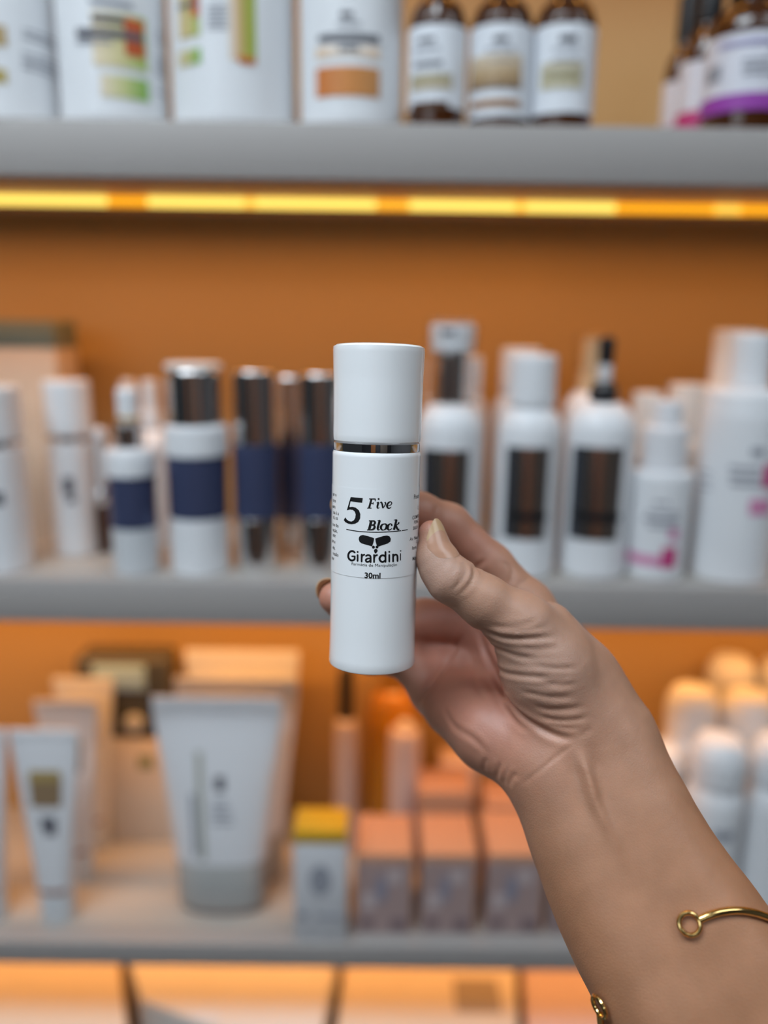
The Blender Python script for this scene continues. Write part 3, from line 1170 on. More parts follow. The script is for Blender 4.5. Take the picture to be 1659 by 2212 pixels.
def copy_thing(root, loc, label, group=None, rotz=None):
    r = root.copy()
    C.objects.link(r)
    r.location = loc
    if rotz is not None:
        r.rotation_euler = (0, 0, rotz)
    r['label'] = label
    if group:
        r['group'] = group
    for ch in list(root.children):
        c = ch.copy()
        C.objects.link(c)
        c.parent = r
        for g in ch.children:
            d = g.copy()
            C.objects.link(d)
            d.parent = c
    return r


# ================================================================== top shelf
F1 = D + 0.005
GJ = 'white supplement jars on the top shelf'
p = Prod('supplement_jar', 'white jar cut off by the left edge on the top shelf', 'jar', -110, 134, 255, Z1, F1, GJ)
p.lathe('body', [(1.0, None), (1.0, 120), (1.0, -40), (0.97, -160), (0.85, -190)], M_WHITE, rad=.004)
p.lathe('lid', [(0.9, -190), (0.9, -290)], M_WHITE)
p.panel('label_patch', -60, 18, 55, 100, ramp_mat('tan_run', [(0, (.62, .48, .30)), (1, (.40, .28, .12))]))
p.panel('label_patch', -60, 20, 150, 180, ramp_mat('tan_run2', [(0, (.5, .4, .2)), (1, (.42, .32, .08))]))
for y in (52, 66, 106, 120, 134):
    p.panel('text_line', 44, 98, y, y + 5, M_TEXT2)

p = Prod('supplement_jar', 'white jar with beige and green label and red corner on the top shelf', 'jar', 140, 364, 255, Z1, F1, GJ)
p.lathe('body', [(1.0, None), (1.0, 100), (1.0, -80), (0.95, -150), (0.8, -185)], M_WHITE, rad=.004)
p.lathe('lid', [(0.85, -185), (0.85, -280)], M_WHITE)
lb = p.panel('label_patch', 207, 310, 28, 146, ramp_mat('beige_green', [(0, (.72, .60, .44)), (.55, (.62, .55, .28)), (1, (.36, .50, .12))]))
p.panel('red_corner', 272, 306, 36, 118, mat('red_print', (.50, .09, .02), .5), off=.0007, skew=0.0)
p.panel('label_patch', 226, 315, 164, 212, ramp_mat('beige_green2', [(0, (.72, .60, .46)), (.5, (.55, .55, .25)), (1, (.18, .42, .06))]))
p.panel('text_line', 207, 272, 36, 52, M_TEXT, off=.001)
p.panel('text_line', 172, 306, 66, 84, M_TEXT, off=.001)
p.panel('text_line', 172, 250, 91, 97, M_TEXT2, off=.001)
p.panel('text_line', 202, 286, 2, 12, M_TEXT2, off=.001)
for y in (40, 52, 64, 100, 112, 124, 136, 180):
    p.panel('text_line', 324, 352, y, y + 4, M_TEXT2)

p = Prod('supplement_jar', 'widest white jar on the top shelf, green and orange label', 'jar', 378, 640, 255, Z1, F1, GJ)
p.lathe('body', [(1.0, None), (1.0, 100), (1.0, -60), (0.97, -120), (0.9, -150)], M_WHITE, rad=.004)
p.lathe('lid', [(0.95, -150), (0.95, -240)], M_WHITE)
p.panel('label_patch', 382, 434, -40, 80, ramp_mat('gold_green', [(0, (.60, .45, .25)), (.6, (.52, .45, .18)), (1, (.30, .42, .08))]))
p.panel('red_corner', 416, 434, -40, 38, MATS['red_print'], off=.0007)
p.panel('label_patch', 382, 438, 106, 140, ramp_mat('gold_green2', [(0, (.62, .50, .32)), (.55, (.45, .45, .18)), (1, (.14, .40, .06))]))
p.panel('text_line', 382, 430, 4, 14, M_TEXT, off=.001)
for y in (14, 24, 34, 44, 54, 64):
    p.panel('text_line', 452, 500, y, y + 4, M_TEXT2)
p.panel('label_patch', 496, 554, -60, 134, ramp_mat('orange_green', [(0, (.72, .70, .66)), (.35, (.62, .40, .22)), (.62, (.36, .32, .05)), (1, (.30, .42, .05))]))
p.panel('red_base', 520, 554, 124, 140, mat('red_orange_print', (.52, .16, .03), .5), off=.0007)

p = Prod('supplement_jar', 'white jar with an orange block on its label beside the amber bottles', 'jar', 650, 868, 255, Z1, F1, GJ)
p.lathe('body', [(1.0, None), (1.0, 100), (1.0, -80), (0.95, -140), (0.8, -170)], M_WHITE, rad=.004)
p.lathe('lid', [(0.85, -170), (0.85, -260)], M_WHITE)
p.panel('label_patch', 683, 820, 146, 210, ramp_mat('orange_run', [(0, (.56, .16, .03)), (.5, (.58, .22, .05)), (1, (.48, .22, .07))]))
p.panel('label_patch', 683, 820, 102, 126, ramp_mat('peach_run', [(0, (.72, .52, .36)), (.5, (.74, .68, .62)), (1, (.74, .55, .40))]))
p.panel('text_line', 688, 820, 76, 90, M_TEXT, off=.001)
p.panel('text_line', 732, 776, 102, 112, M_TEXT, off=.001)
p.panel('text_line', 728, 780, 52, 57, M_TEXT2, off=.001)
p.panel('logo_mark', 736, 764, 30, 40, M_TEXT, off=.001)

GA = 'amber tincture bottles on the top shelf'


def amber(label, pl, pr, front, lab0, lab1, marks, black=M_BLACK):
    p = Prod('amber_bottle', label, 'bottle', pl, pr, 262, Z1, front, GA)
    p.lathe('body', [(0.98, None), (1.0, 235), (1.0, 60), (0.98, 40), (0.86, 14), (0.60, -8), (0.45, -18), (0.45, -40)], M_AMBER, rad=.003)
    p.lathe('cap', [(0.56, -30), (0.56, -60), (0.54, -130)], black)
    p.panel('label', 0, 0, lab0, lab1, M_PAPER, full=True)
    for nm, a, b, c, d, m in marks:
        p.panel(nm, a, b, c, d, m, off=.0010)
    return p


amber('amber glass bottle next to the orange-label jar, olive block on white label', 880, 1002, F1 + .004, 52, 232, [
    ('logo_mark', 904, 938, 82, 92, M_TEXT), ('text_line', 896, 948, 104, 110, M_TEXT2), ('text_line', 896, 954, 133, 143, M_TEXT),
    ('label_block', 888, 976, 160, 194, ramp_mat('olive_run', [(0, (.50, .42, .30)), (1, (.32, .28, .16))], 'Z')), ('brown_band', 888, 968, 220, 236, mat('dark_brown_print', (.08, .03, .01), .4))])
amber('amber glass bottle in the middle of three, brown block on white label', 1010, 1142, F1 + .004, 50, 252, [
    ('logo_mark', 1064, 1096, 80, 92, M_TEXT), ('text_line', 1050, 1110, 104, 110, M_TEXT2), ('text_line', 1056, 1106, 128, 136, M_TEXT),
    ('label_block', 1020, 1126, 118, 192, ramp_mat('brown_run', [(0, (.20, .13, .08)), (.4, (.42, .28, .14)), (1, (.62, .52, .40))], 'Z')), ('brown_band', 1020, 1122, 215, 232, mat('brown_print', (.33, .17, .07), .4))])
amber('amber glass bottle rightmost of three, khaki block on white label', 1144, 1276, F1 + .004, 50, 244, [
    ('logo_mark', 1206, 1244, 78, 92, M_TEXT), ('text_line', 1194, 1248, 104, 110, M_TEXT2), ('text_line', 1190, 1250, 130, 138, M_TEXT),
    ('label_block', 1170, 1256, 134, 192, ramp_mat('khaki_run', [(0, (.55, .50, .36)), (.5, (.42, .37, .22)), (1, (.55, .50, .40))], 'Z')), ('text_line', 1180, 1250, 158, 172, mat('olive_print', (.14, .12, .06), .5))])
GP = 'purple-banded amber bottles on the top shelf'
for lab, pl, pr, fr, l0, l1, b0, mm in (
        ('nearest amber bottle with a purple band, at the right edge of the top shelf', 1516, 1690, F1 + .004, 66, 238, 200, M_PURPLE),
        ('amber bottle with a magenta band, half hidden behind the nearest purple-banded one', 1462, 1560, F1 + .065, 128, 274, 238, M_MAGENTA),
        ('hindmost amber bottle with a pale label at the right of the top shelf', 1428, 1506, F1 + .115, 172, 280, 270, M_PINK)):
    p = Prod('amber_bottle', lab, 'bottle', pl, pr, 268, Z1, fr, GP)
    dz = l0 - 56
    p.lathe('body', [(0.98, None), (1.0, 240), (1.0, l0 - 4), (0.98, l0 - 18), (0.86, l0 - 44), (0.60, l0 - 66), (0.45, l0 - 74), (0.45, l0 - 90)], M_AMBER, rad=.003)
    p.lathe('cap', [(0.56, l0 - 84), (0.56, l0 - 120), (0.54, l0 - 190)], M_BLACK)
    p.panel('label', 0, 0, l0, l1, mat('pale_lilac_label', (.68, .68, .74), .5), full=True)
    p.panel('colour_band', 0, 0, b0, l1, mm, full=True, off=.0008)
    if fr < F1 + .02:
        p.panel('text_line', 1566, 1690, 84, 97, mat('lilac_print', (.34, .32, .50), .5), off=.001)
        p.panel('text_line', 1546, 1566, 130, 166, M_TEXT2, off=.001)
        for y in (128, 142, 156):
            p.panel('text_line', 1600, 1656, y, y + 6, M_TEXT2, off=.001)

# ================================================================== middle shelf
GW = 'white airless bottles on the middle shelf'


def airless(label, pl, pr, pb, top, ring, marks):
    p = Prod('airless_bottle', label, 'bottle', pl, pr, pb, Z2, None, GW)
    p.lathe('body', [(1.0, None), (1.0, ring + 8)], M_WHITE)
    p.lathe('ring', [(0.97, ring + 9), (0.97, ring - 7)], M_DARKMETAL, rad=.0003)
    p.lathe('cap', [(1.0, ring - 7), (1.0, top + 6), (0.98, top)], M_WHITE)
    for a, b, c, d in marks:
        p.panel('print_mark', a, b, c, d, M_TEXT)
    return p


airless('white airless bottle cut by the left edge on the middle shelf', -55, 72, 1243, 838, 960, [(-20, 8, 1064, 1092), (44, 54, 1050, 1096)])
airless('whole white airless bottle standing beside the small dropper tube', 124, 216, 1204, 824, 946, [(140, 162, 1030, 1068), (150, 166, 1072, 1086)])

# tall carton behind the airless bottles
r_ = empty('tall_carton', on_y(40, 1170, D + 0.115))
r_.location.z = Z2
tag(r_, 'tall tan carton with a grey-green top band behind the white airless bottles', 'box')
x1 = on_y(118, 760, D + 0.115).x - r_.location.x
x0 = on_y(-70, 760, D + 0.115).x - r_.location.x
zt = on_y(60, 692, D + 0.115).z - Z2
zm = on_y(60, 752, D + 0.115).z - Z2
box('carton_body', (x0, 0, 0), (x1, 0.055, zm), mat('tan_carton', (.66, .52, .40), .5), r_, bevel=.001)
box('lid_band', (x0, 0, zm), (x1, 0.055, zt), mat('grey_green_carton', (.20, .23, .19), .5), r_, bevel=.001)

# slender dropper tube
p = Prod('dropper_tube', 'slender grey dropper tube with a shiny ball between the white and blue bottles', 'bottle', 214, 250, 1196, Z2)
p.lathe('glass_body', [(0.9, None), (0.95, 1110), (0.9, 1095), (0.5, 1085)], M_AMBER)
p.lathe('collar_ball', [(0.3, 1098), (0.8, 1090), (1.05, 1070), (0.8, 1052), (0.3, 1045)], M_CHROME)
p.lathe('stem', [(0.55, 1046), (0.55, 950)], M_FROST)
p.lathe('tip', [(0.6, 950), (0.75, 942), (0.7, 930), (0.3, 924)], M_WHITE)

# small blue pump bottle
p = Prod('pump_bottle', 'small white pump bottle with a navy label left of the larger blue one', 'bottle', 248, 346, 1246, Z2)
p.lathe('base_cup', [(0.96, None), (0.98, 1140)], M_FROST)
p.lathe('navy_band', [(1.0, 1140), (1.0, 1030)], M_NAVY, rad=.0005)
p.lathe('shoulder', [(1.06, 1030), (1.06, 985), (1.0, 974), (0.5, 971)], M_WHITE)
p.lathe('collar', [(0.62, 973), (0.64, 918)], M_DARKMETAL)
p.lathe('actuator', [(0.44, 918), (0.46, 850), (0.40, 840)], M_WHITE)
p.lathe('nozzle_rim', [(0.56, 912), (0.56, 902)], M_GOLD)
# white pumps behind it
for k, (a, b) in enumerate(((316, 362), (272, 318))):
    q = Prod('pump_bottle', 'plain white pump bottle ' + ('peeking out behind the small navy-label pump' if k == 0 else 'directly behind the small navy-label pump'), 'bottle', a - 22, b + 22, 1160, Z2, D + .10 + .02 * k)
    q.lathe('body', [(1.0, None), (1.0, 960), (.8, 940), (.4, 930)], M_WHITE)
    q.lathe('collar', [(.5, 930), (.5, 890)], M_WHITE)
    q.lathe('actuator', [(.36, 890), (.38, 830), (.34, 822)], M_WHITE)

# large navy-label bottle with chrome cap
p = Prod('serum_bottle', 'white serum bottle with chrome cap and broad navy label', 'bottle', 374, 496, 1247, Z2)
p.lathe('base_cup', [(0.98, None), (1.0, 1118)], M_WHITE)
p.lathe('navy_band', [(1.01, 1118), (1.03, 986)], M_NAVY, rad=.0005)
p.lathe('shoulder', [(1.08, 986), (1.08, 926), (1.0, 920)], M_WHITE)
p.lathe('cap', [(0.95, 920), (0.96, 806), (0.94, 800)], M_DARKMETAL)
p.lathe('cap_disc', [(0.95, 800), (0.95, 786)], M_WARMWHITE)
GC = 'chrome serum bottles beside the held bottle'
for lab, a, b, pb, fr, t in (('chrome bottle with navy band right of the navy-label bottle', 512, 606, 1240, None, 800),
                             ('chrome bottle with navy band set back between its two neighbours', 596, 664, 1215, D + .075, 812),
                             ('chrome bottle with navy band partly hidden by the held bottle', 646, 742, 1244, None, 806)):
    p = Prod('serum_bottle', lab, 'bottle', a, b, pb, Z2, fr, GC)
    p.lathe('base_cup', [(0.92, None), (0.97, 1118)], M_DARKMETAL)
    p.lathe('navy_band', [(1.03, 1118), (1.03, 962)], M_NAVY, rad=.0005)
    p.lathe('cap', [(0.98, 962), (0.98, t + 6), (0.94, t)], M_DARKMETAL)
    p.panel('print_mark', (a + b) / 2 - 20, (a + b) / 2 + 14, 1170, 1200, M_FOIL, f=.97)

# three white lotion bottles
GL = 'white lotion bottles with mirror foil labels'


def lotion(label, pl, pr, pb, neck, sh, lab, front=None, foil=True):
    p = Prod('lotion_bottle', label, 'bottle', pl, pr, pb, Z2, front, GL)
    p.lathe('body', [(0.97, None), (1.0, pb - 20), (1.0, sh), (0.96, sh - 18), (0.86, sh - 36), (0.70, sh - 50), (0.56, sh - 58), (0.56, neck)], M_WHITE, rad=.003)
    if foil:
        f = p.panel('foil_label', *lab, M_FOIL)
        h = lab[3] - lab[2]
        p.panel('foil_band', lab[0], lab[1], lab[2] + h * .71, lab[2] + h * .80, M_BLACK, off=.0008, parent=None)
        p.panel('foil_dark_reflection', lab[0], lab[0] + (lab[1] - lab[0]) * .16, lab[2], lab[3], mat('dark_reflection_paint', (.05, .06, .08), .3, metal=.5), off=.0007)  # dark streak mirrored in the foil, put in as colour
    return p


p = lotion('white lotion bottle with a clear overcap just right of the held bottle', 895, 1028, 1250, 874, 930, (912, 1010, 972, 1160))
p.lathe('pump_core', [(0.50, 874), (0.52, 760)], M_DARKMETAL)
p.lathe('pump_head', [(0.62, 760), (0.62, 752), (0.66, 700)], M_WHITE)
p.lathe('overcap', [(0.80, 872), (0.80, 692)], M_CLEAR)
p.panel('logo_mark', 954, 984, 712, 724, M_TEXT, f=.66)
p = lotion('white lotion bottle with a plain white cap, middle of the foil-label three', 1062, 1192, 1252, 880, 935, (1092, 1180, 966, 1164))
p.lathe('cap', [(0.74, 878), (0.74, 775), (0.70, 766)], M_WHITE)
p = lotion('white lotion bottle with a dark spray pump, rightmost of the foil-label three', 1204, 1344, 1254, 872, 932, (1238, 1338, 966, 1166))
p.lathe('collar', [(0.42, 870), (0.40, 842), (0.30, 826)], M_BLACK)
p.lathe('pump_stem', [(0.20, 828), (0.20, 786)], M_FROST)
p.lathe('pump_head', [(0.22, 788), (0.24, 735), (0.20, 728)], M_BLACK)
GB = 'lotion bottles in the row behind'
for lab, a, b, t in (('warm-lit white lotion bottle behind the plain white capped one', 1050, 1160, 752),
                     ('warm-lit white lotion bottle behind the clear overcap bottle', 930, 1040, 770)):
    q = lotion(lab, a, b, 1190, 850, 905, None, front=D + .078, foil=False)
    q.root['group'] = GB
    q.lathe('cap', [(0.74, 850), (0.74, t)], M_WHITE)
q = lotion('warm-lit lotion bottle with a pale pump behind the dark spray pump', 1196, 1310, 1190, 850, 905, None, front=D + .078, foil=False)
q.root['group'] = GB
q.lathe('collar', [(.5, 850), (.5, 800)], mat('pale_gold_plastic', (.62, .46, .28), .4))
q.lathe('overcap', [(.70, 800), (.70, 722)], M_CLEAR)
q.lathe('pump_head', [(.4, 800), (.4, 730)], MATS['pale_gold_plastic'])

# small white bottle with pink print
GK = 'pink printed body-care bottles'
p = Prod('spray_bottle', 'small white bottle with grey print and pink flowers below', 'bottle', 1348, 1470, 1256, Z2, None, GK)
p.lathe('body', [(0.97, None), (1.0, 1240), (1.06, 1030), (1.0, 1020), (0.6, 1016)], M_WHITE)
p.lathe('cap', [(0.72, 1016), (0.74, 930), (0.66, 922)], M_SATIN)
p.lathe('cap_top', [(0.50, 922), (0.48, 872), (0.44, 866)], M_SATIN)
for y, a, b in ((1082, 1410, 1440), (1104, 1398, 1462), (1118, 1390, 1462), (1132, 1398, 1456)):
    p.panel('text_line', a, b, y, y + 8, M_TEXT2, f=1.03)
p.panel('flower_print', 1366, 1452, 1200, 1222, M_PINK, f=1.01)
p.panel('flower_print', 1424, 1456, 1180, 1224, M_MAGENTA, f=1.01, off=.0008)
p.panel('flower_print', 1440, 1462, 1140, 1164, M_PINK, f=1.02)
# large bottle at the right edge
p = Prod('body_lotion_bottle', 'large white bottle with magenta flowers cut by the right edge', 'bottle', 1484, 1650, 1262, Z2, None, GK)
p.lathe('body', [(0.97, None), (1.0, 1246), (1.02, 900), (0.96, 852), (0.88, 842), (0.5, 838)], M_WHITE, rad=.003)
p.lathe('cap', [(0.50, 838), (0.50, 726), (0.46, 720)], M_WHITE)
p.panel('flower_print', 1494, 1530, 925, 990, M_MAGENTA)
p.panel('flower_print', 1490, 1506, 990, 1100, M_PINK)
p.panel('flower_print', 1640, 1690, 1000, 1052, M_MAGENTA, f=1.01)
p.panel('flower_print', 1610, 1660, 1075, 1110, M_PINK, f=1.01)
p.panel('logo_mark', 1614, 1644, 966, 984, M_TEXT2, f=1.01)
for y in (1006, 1024, 1040):
    p.panel('text_line', 1574, 1634, y, y + 9, M_TEXT2, f=1.01)
    p.panel('text_line', 1506, 1545, y + 20, y + 25, M_TEXT2, f=1.01)
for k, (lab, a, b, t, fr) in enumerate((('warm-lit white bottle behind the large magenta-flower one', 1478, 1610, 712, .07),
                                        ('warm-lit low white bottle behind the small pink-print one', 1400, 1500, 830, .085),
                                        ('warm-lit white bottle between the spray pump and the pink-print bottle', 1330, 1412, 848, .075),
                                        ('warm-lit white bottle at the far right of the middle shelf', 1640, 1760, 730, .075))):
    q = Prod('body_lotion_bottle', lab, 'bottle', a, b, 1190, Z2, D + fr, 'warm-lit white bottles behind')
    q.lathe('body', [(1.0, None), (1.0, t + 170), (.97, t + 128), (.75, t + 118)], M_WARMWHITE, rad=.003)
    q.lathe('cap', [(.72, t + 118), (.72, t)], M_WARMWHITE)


# ================================================================== lower shelf
def oval_loft(name, secs, m, parent, n=32):
    """secs: (half width x, half depth y, z) bottom to top"""
    vs, fs = [], []
    for a, b, z in secs:
        for k in range(n):
            t = 2 * math.pi * k / n
            c, s_ = math.cos(t), math.sin(t)
            e = 0.8
            vs.append((a * math.copysign(abs(c) ** e, c), b * math.copysign(abs(s_) ** e, s_), z))
    for i in range(len(secs) - 1):
        for k in range(n):
            k2 = (k + 1) % n
            fs.append((i * n + k, i * n + k2, (i + 1) * n + k2, (i + 1) * n + k))
    fs.append(tuple(reversed(range(n))))
    fs.append(tuple((len(secs) - 1) * n + k for k in range(n)))
    return link(name, mesh_from(name, vs, fs), m, parent)


def tube(label, pl, pr, pb, py_cap, py_seam, py_top, tl, tr, group, capm, base=None):
    """squeeze tube standing on its cap, flat crimped end up"""
    pc = (pl + pr) / 2
    f = on_z(pc, pb, Z3)
    y = max(f.y, D + .004) + 0.016
    x = on_y(pc, pb, y).x
    root = empty('squeeze_tube', (x, y, Z3))
    tag(root, label, 'tube', group)
    w0 = (on_y(pr, pb, y).x - on_y(pl, pb, y).x) / 2
    w1 = (on_y(tr, py_top, y).x - on_y(tl, py_top, y).x) / 2
    dz = lambda py: on_y(pc, py, y).z - Z3
    zc, zs, zt = dz(py_cap), dz(py_seam), dz(py_top)
    d0 = min(w0 * 0.72, 0.020)
    lo = 0.0
    if base:
        lo = dz(base)
        oval_loft('cap_foot', [(w0 * .80, d0 * .8, 0), (w0 * .82, d0 * .82, .001), (w0 * .82, d0 * .82, lo)], mat('brown_clear_cap', (.30, .20, .16), .25), root)
    oval_loft('cap', [(w0 * .95, d0 * .95, lo), (w0 * .97, d0 * .97, lo + .0015), (w0 * .98, d0, zc - .001), (w0 * .96, d0 * .97, zc)], capm, root)
    secs = []
    for k in range(9):
        u = k / 8
        secs.append((w0 + (w1 - w0) * u ** 1.1, d0 * (1 - u ** 1.4) + .0016 * u ** 1.4, zc + .0004 + (zs - zc) * u))
    oval_loft('sleeve', secs, M_SATIN, root)
    box('crimp', (-w1, -.0010, zs), (w1, .0010, zt), M_SATIN, root, bevel=.0005)
    root['_dims'] = (w0, w1, d0, zc, zs, zt)
    return root


def tube_panel(root, name, u0, u1, v0, v1, m, off=.0006):
    """flat print on the front of a tube: u across (-1..1), v up the sleeve (0..1)"""
    w0, w1, d0, zc, zs, zt = root['_dims']
    vs, fs = [], []
    nu, nv = 6, 5
    for j in range(nv + 1):
        v = v0 + (v1 - v0) * j / nv
        w = w0 + (w1 - w0) * v ** 1.1
        d = d0 * (1 - v ** 1.4) + .0016 * v ** 1.4
        for i in range(nu + 1):
            u = u0 + (u1 - u0) * i / nu
            c = abs(u) ** (1 / .8)
            s_ = math.sqrt(max(0, 1 - c * c)) ** .8
            vs.append((w * u, -(d * s_) - off, zc + (zs - zc) * v))
    for j in range(nv):
        for i in range(nu):
            k = j * (nu + 1) + i
            fs.append((k, k + 1, k + nu + 2, k + nu + 1))
    link(name, mesh_from(name, vs, fs), m, root)


GT = 'small squeeze tubes at the left of the lower shelf'
t1 = tube('small white squeeze tube with brown label, front of its row at the left', 94, 168, 2006, 1924, 1602, 1576, 17, 166, GT, M_FROST)
tube_panel(t1, 'label_block', -.55, .55, .60, .80, mat('brown_label', (.24, .16, .09), .5))
tube_panel(t1, 'label_block', -.50, .50, .76, .83, mat('khaki_label', (.36, .26, .10), .5), off=.001)
tube_panel(t1, 'text_line', -.25, .35, .46, .54, M_TEXT)
tube_panel(t1, 'text_line', -.1, .35, .42, .46, M_TEXT)
tube_panel(t1, 'red_line', -.8, .8, .03, .06, mat('rust_print', (.30, .12, .06), .5))


def row_behind(root, spots, group):
    w0, w1, d0, zc, zs, zt = root['_dims']
    for px, py, lab in spots:
        q = on_z(px, py, Z3 + zt)
        y = min(q.y, YB - .022)
        copy_thing(root, (on_y(px, py, y).x, y, Z3), lab, group)


row_behind(t1, [(140, 1512, 'small warm-lit squeeze tube, second in the row at the left'), (178, 1464, 'small warm-lit squeeze tube, hindmost in the row at the left')], GT)
copy_thing(t1, (on_y(-16, 2006, t1.location.y).x, t1.location.y, Z3), 'small squeeze tube cut off by the left edge of the lower shelf', GT)

GBT = 'large squeeze tubes on the lower shelf'
t2 = tube('large white squeeze tube with grey cap and faint lettering, front of its row', 388, 582, 1978, 1842, 1548, 1506, 331, 612, GBT, mat('grey_clear_cap', (.38, .38, .37), .3), base=1936)
tube_panel(t2, 'stripe_print', -.36, -.24, .05, .78, mat('olive_grey_print', (.38, .38, .33), .5))
tube_panel(t2, 'text_line', -.50, -.40, .08, .50, M_TEXT2)
tube_panel(t2, 'logo_mark', -.04, .14, .52, .62, M_TEXT)
for k in range(4):
    tube_panel(t2, 'text_line', -.1, .32 - .04 * k, .30 + .045 * k, .32 + .045 * k, M_TEXT2)
row_behind(t2, [(510, 1464, 'large warm-lit squeeze tube, second in its row'), (522, 1404, 'large warm-lit squeeze tube, hindmost in its row')], GBT)


def carton(name, label, pl, pr, pb, zs, ptop, depth, m, front=None, group=None, cat='box', rot=0.0, body='carton_body'):
    pc = (pl + pr) / 2
    y = (max(on_z(pc, pb, zs).y, D + .004)) if front is None else front
    x = on_y(pc, pb, y).x
    root = empty(name, (x, y, zs))
    tag(root, label, cat, group)
    hw = (on_y(pr, pb, y).x - on_y(pl, pb, y).x) / 2
    zt = on_y(pc, ptop, y).z - zs
    box(body, (-hw, 0, 0), (hw, depth, zt), m, root, bevel=.0008)
    root.rotation_euler = (0, 0, rot)
    root['_dims'] = (hw, zt, y, x, pc)
    return root


def front_mark(root, name, px0, px1, py0, py1, m, th=.0004, oval=False):
    hw, zt, y, x, pc = root['_dims']
    xa, xb = on_y(px0, (py0 + py1) / 2, y).x - x, on_y(px1, (py0 + py1) / 2, y).x - x
    za, zb = on_y(pc, py1, y).z - root.location.z, on_y(pc, py0, y).z - root.location.z
    if oval:
        n = 20
        vs = []
        for yy in (0, -th):
            vs += [((xa + xb) / 2 + (xb - xa) / 2 * math.cos(2 * math.pi * k / n), yy, (za + zb) / 2 + (zb - za) / 2 * math.sin(2 * math.pi * k / n)) for k in range(n)]
        fs = [tuple(n + k for k in range(n))] + [(k, (k + 1) % n, n + (k + 1) % n, n + k) for k in range(n)]
        link(name, mesh_from(name, vs, fs), m, root)
    else:
        box(name, (xa, -th, za), (xb, 0, zb), m, root)


# dark case on a cream box at the back
cb = carton('cream_box', 'cream box at the back with a dark case on top', 236, 372, 1694, Z3, 1600, .045, M_CREAM, front=D + .14)
front_mark(cb, 'print_mark', 300, 330, 1634, 1660, mat('olive_mark', (.25, .26, .08), .5))
hw, zt, y, x, pc = cb['_dims']
dc = empty('dark_case', (on_y(270, 1595, y).x, y, Z3 + zt))
tag(dc, 'dark glossy case with a pale round button standing on the cream box', 'case')
hx = (on_y(372, 1500, y).x - on_y(168, 1500, y).x) / 2
hz = on_y(270, 1424, y).z - (Z3 + zt)
box('shell', (-hx, 0.002, 0), (hx, .040, hz), mat('dark_slate_plastic', (.06, .065, .07), .25, coat=.4), dc, bevel=.006, segs=4)
box('lid_reflection', (-hx * .6, -.001, hz * .62), (hx * .5, .004, hz * .92), mat('blue_reflection_paint', (.34, .52, .70), .15), dc, bevel=.0015)  # bluish reflection on the glossy case, painted as a coloured plate
o = link('button', lathe_mesh('button', round_prof([(.0095, 0), (.0095, .005)], .001), 24), M_FROST, dc)
o.rotation_euler = (math.radians(90), 0, 0)
o.location = (on_y(290, 1560, y).x - dc.location.x, .0025, hz * .22)

# yellow-topped carton
q = carton('yellow_top_carton', 'small white carton with a yellow top band in front of the pink boxes', 636, 748, 2034, Z3, 1824, .035, mat('grey_white_carton', (.58, .58, .60), .5))
hw, zt, y, x, pc = q['_dims']
z2 = on_y(692, 1796, y).z - Z3
box('yellow_band', (-hw, 0, zt), (hw, .035, z2), M_YELLOW, q, bevel=.0008)
front_mark(q, 'oval_print', 668, 716, 1868, 1935, M_TEXT2, oval=True)
front_mark(q, 'text_line', 642, 664, 1970, 1984, M_TEXT2)
front_mark(q, 'text_line', 684, 738, 1976, 1984, M_TEXT2)
# pink cartons
GPK = 'peach topped cartons on the lower shelf'
M_PEACH = mat('peach_carton', (.46, .24, .145), .5, var=.03)
M_MAUVE = mat('mauve_print', (.38, .27, .255), .45, var=.06, scale=60)
M_MAUVEL = mat('pale_mauve_print', (.50, .41, .41), .45)
M_MAUVED = mat('dark_mauve_print', (.20, .14, .15), .5)
for k, (lab, a, b, back) in enumerate((('peach topped carton beside the yellow-topped one', 768, 888, .060), ('peach topped carton in the middle of the row', 908, 1024, .060),
                                       ('peach topped carton third from the yellow-topped one, near the forearm', 1048, 1170, .066), ('peach topped carton mostly hidden by the forearm', 1184, 1304, .066))):
    q = carton('cosmetic_carton', lab, a, b, 2016, Z3, 1846, back, M_PEACH, group=GPK)
    front_mark(q, 'front_print', a + 2, b - 2, 1862, 2014, M_MAUVE)
    front_mark(q, 'motif', a + 14, a + 44, 1930, 1962, M_MAUVEL, th=.0008)
    front_mark(q, 'motif', b - 50, b - 22, 1880, 1908, M_MAUVEL, th=.0008)
    front_mark(q, 'motif', a + 40, b - 50, 1890, 1950, mat('slate_print', (.27, .25, .30), .5), th=.0006, oval=True)
    front_mark(q, 'text_block', a + 10, a + 40, 1984, 2004, M_MAUVED, th=.0008)
    front_mark(q, 'text_block', b - 46, b - 10, 1984, 2008, M_MAUVED, th=.0008)
q = carton('cosmetic_carton', 'taller peach carton standing behind the middle one', 900, 1012, 1850, Z3, 1712, .045, M_PEACH, front=D + .098, group=GPK)
q = carton('cosmetic_carton', 'peach carton behind the one near the forearm', 1046, 1160, 1850, Z3, 1740, .045, M_PEACH, front=D + .098, group=GPK)
q = carton('cream_box', 'small pale pink box at the back under the wrist', 952, 1032, 1700, Z3, 1652, .035, mat('pale_pink_carton', (.70, .52, .44), .5), front=D + .15)
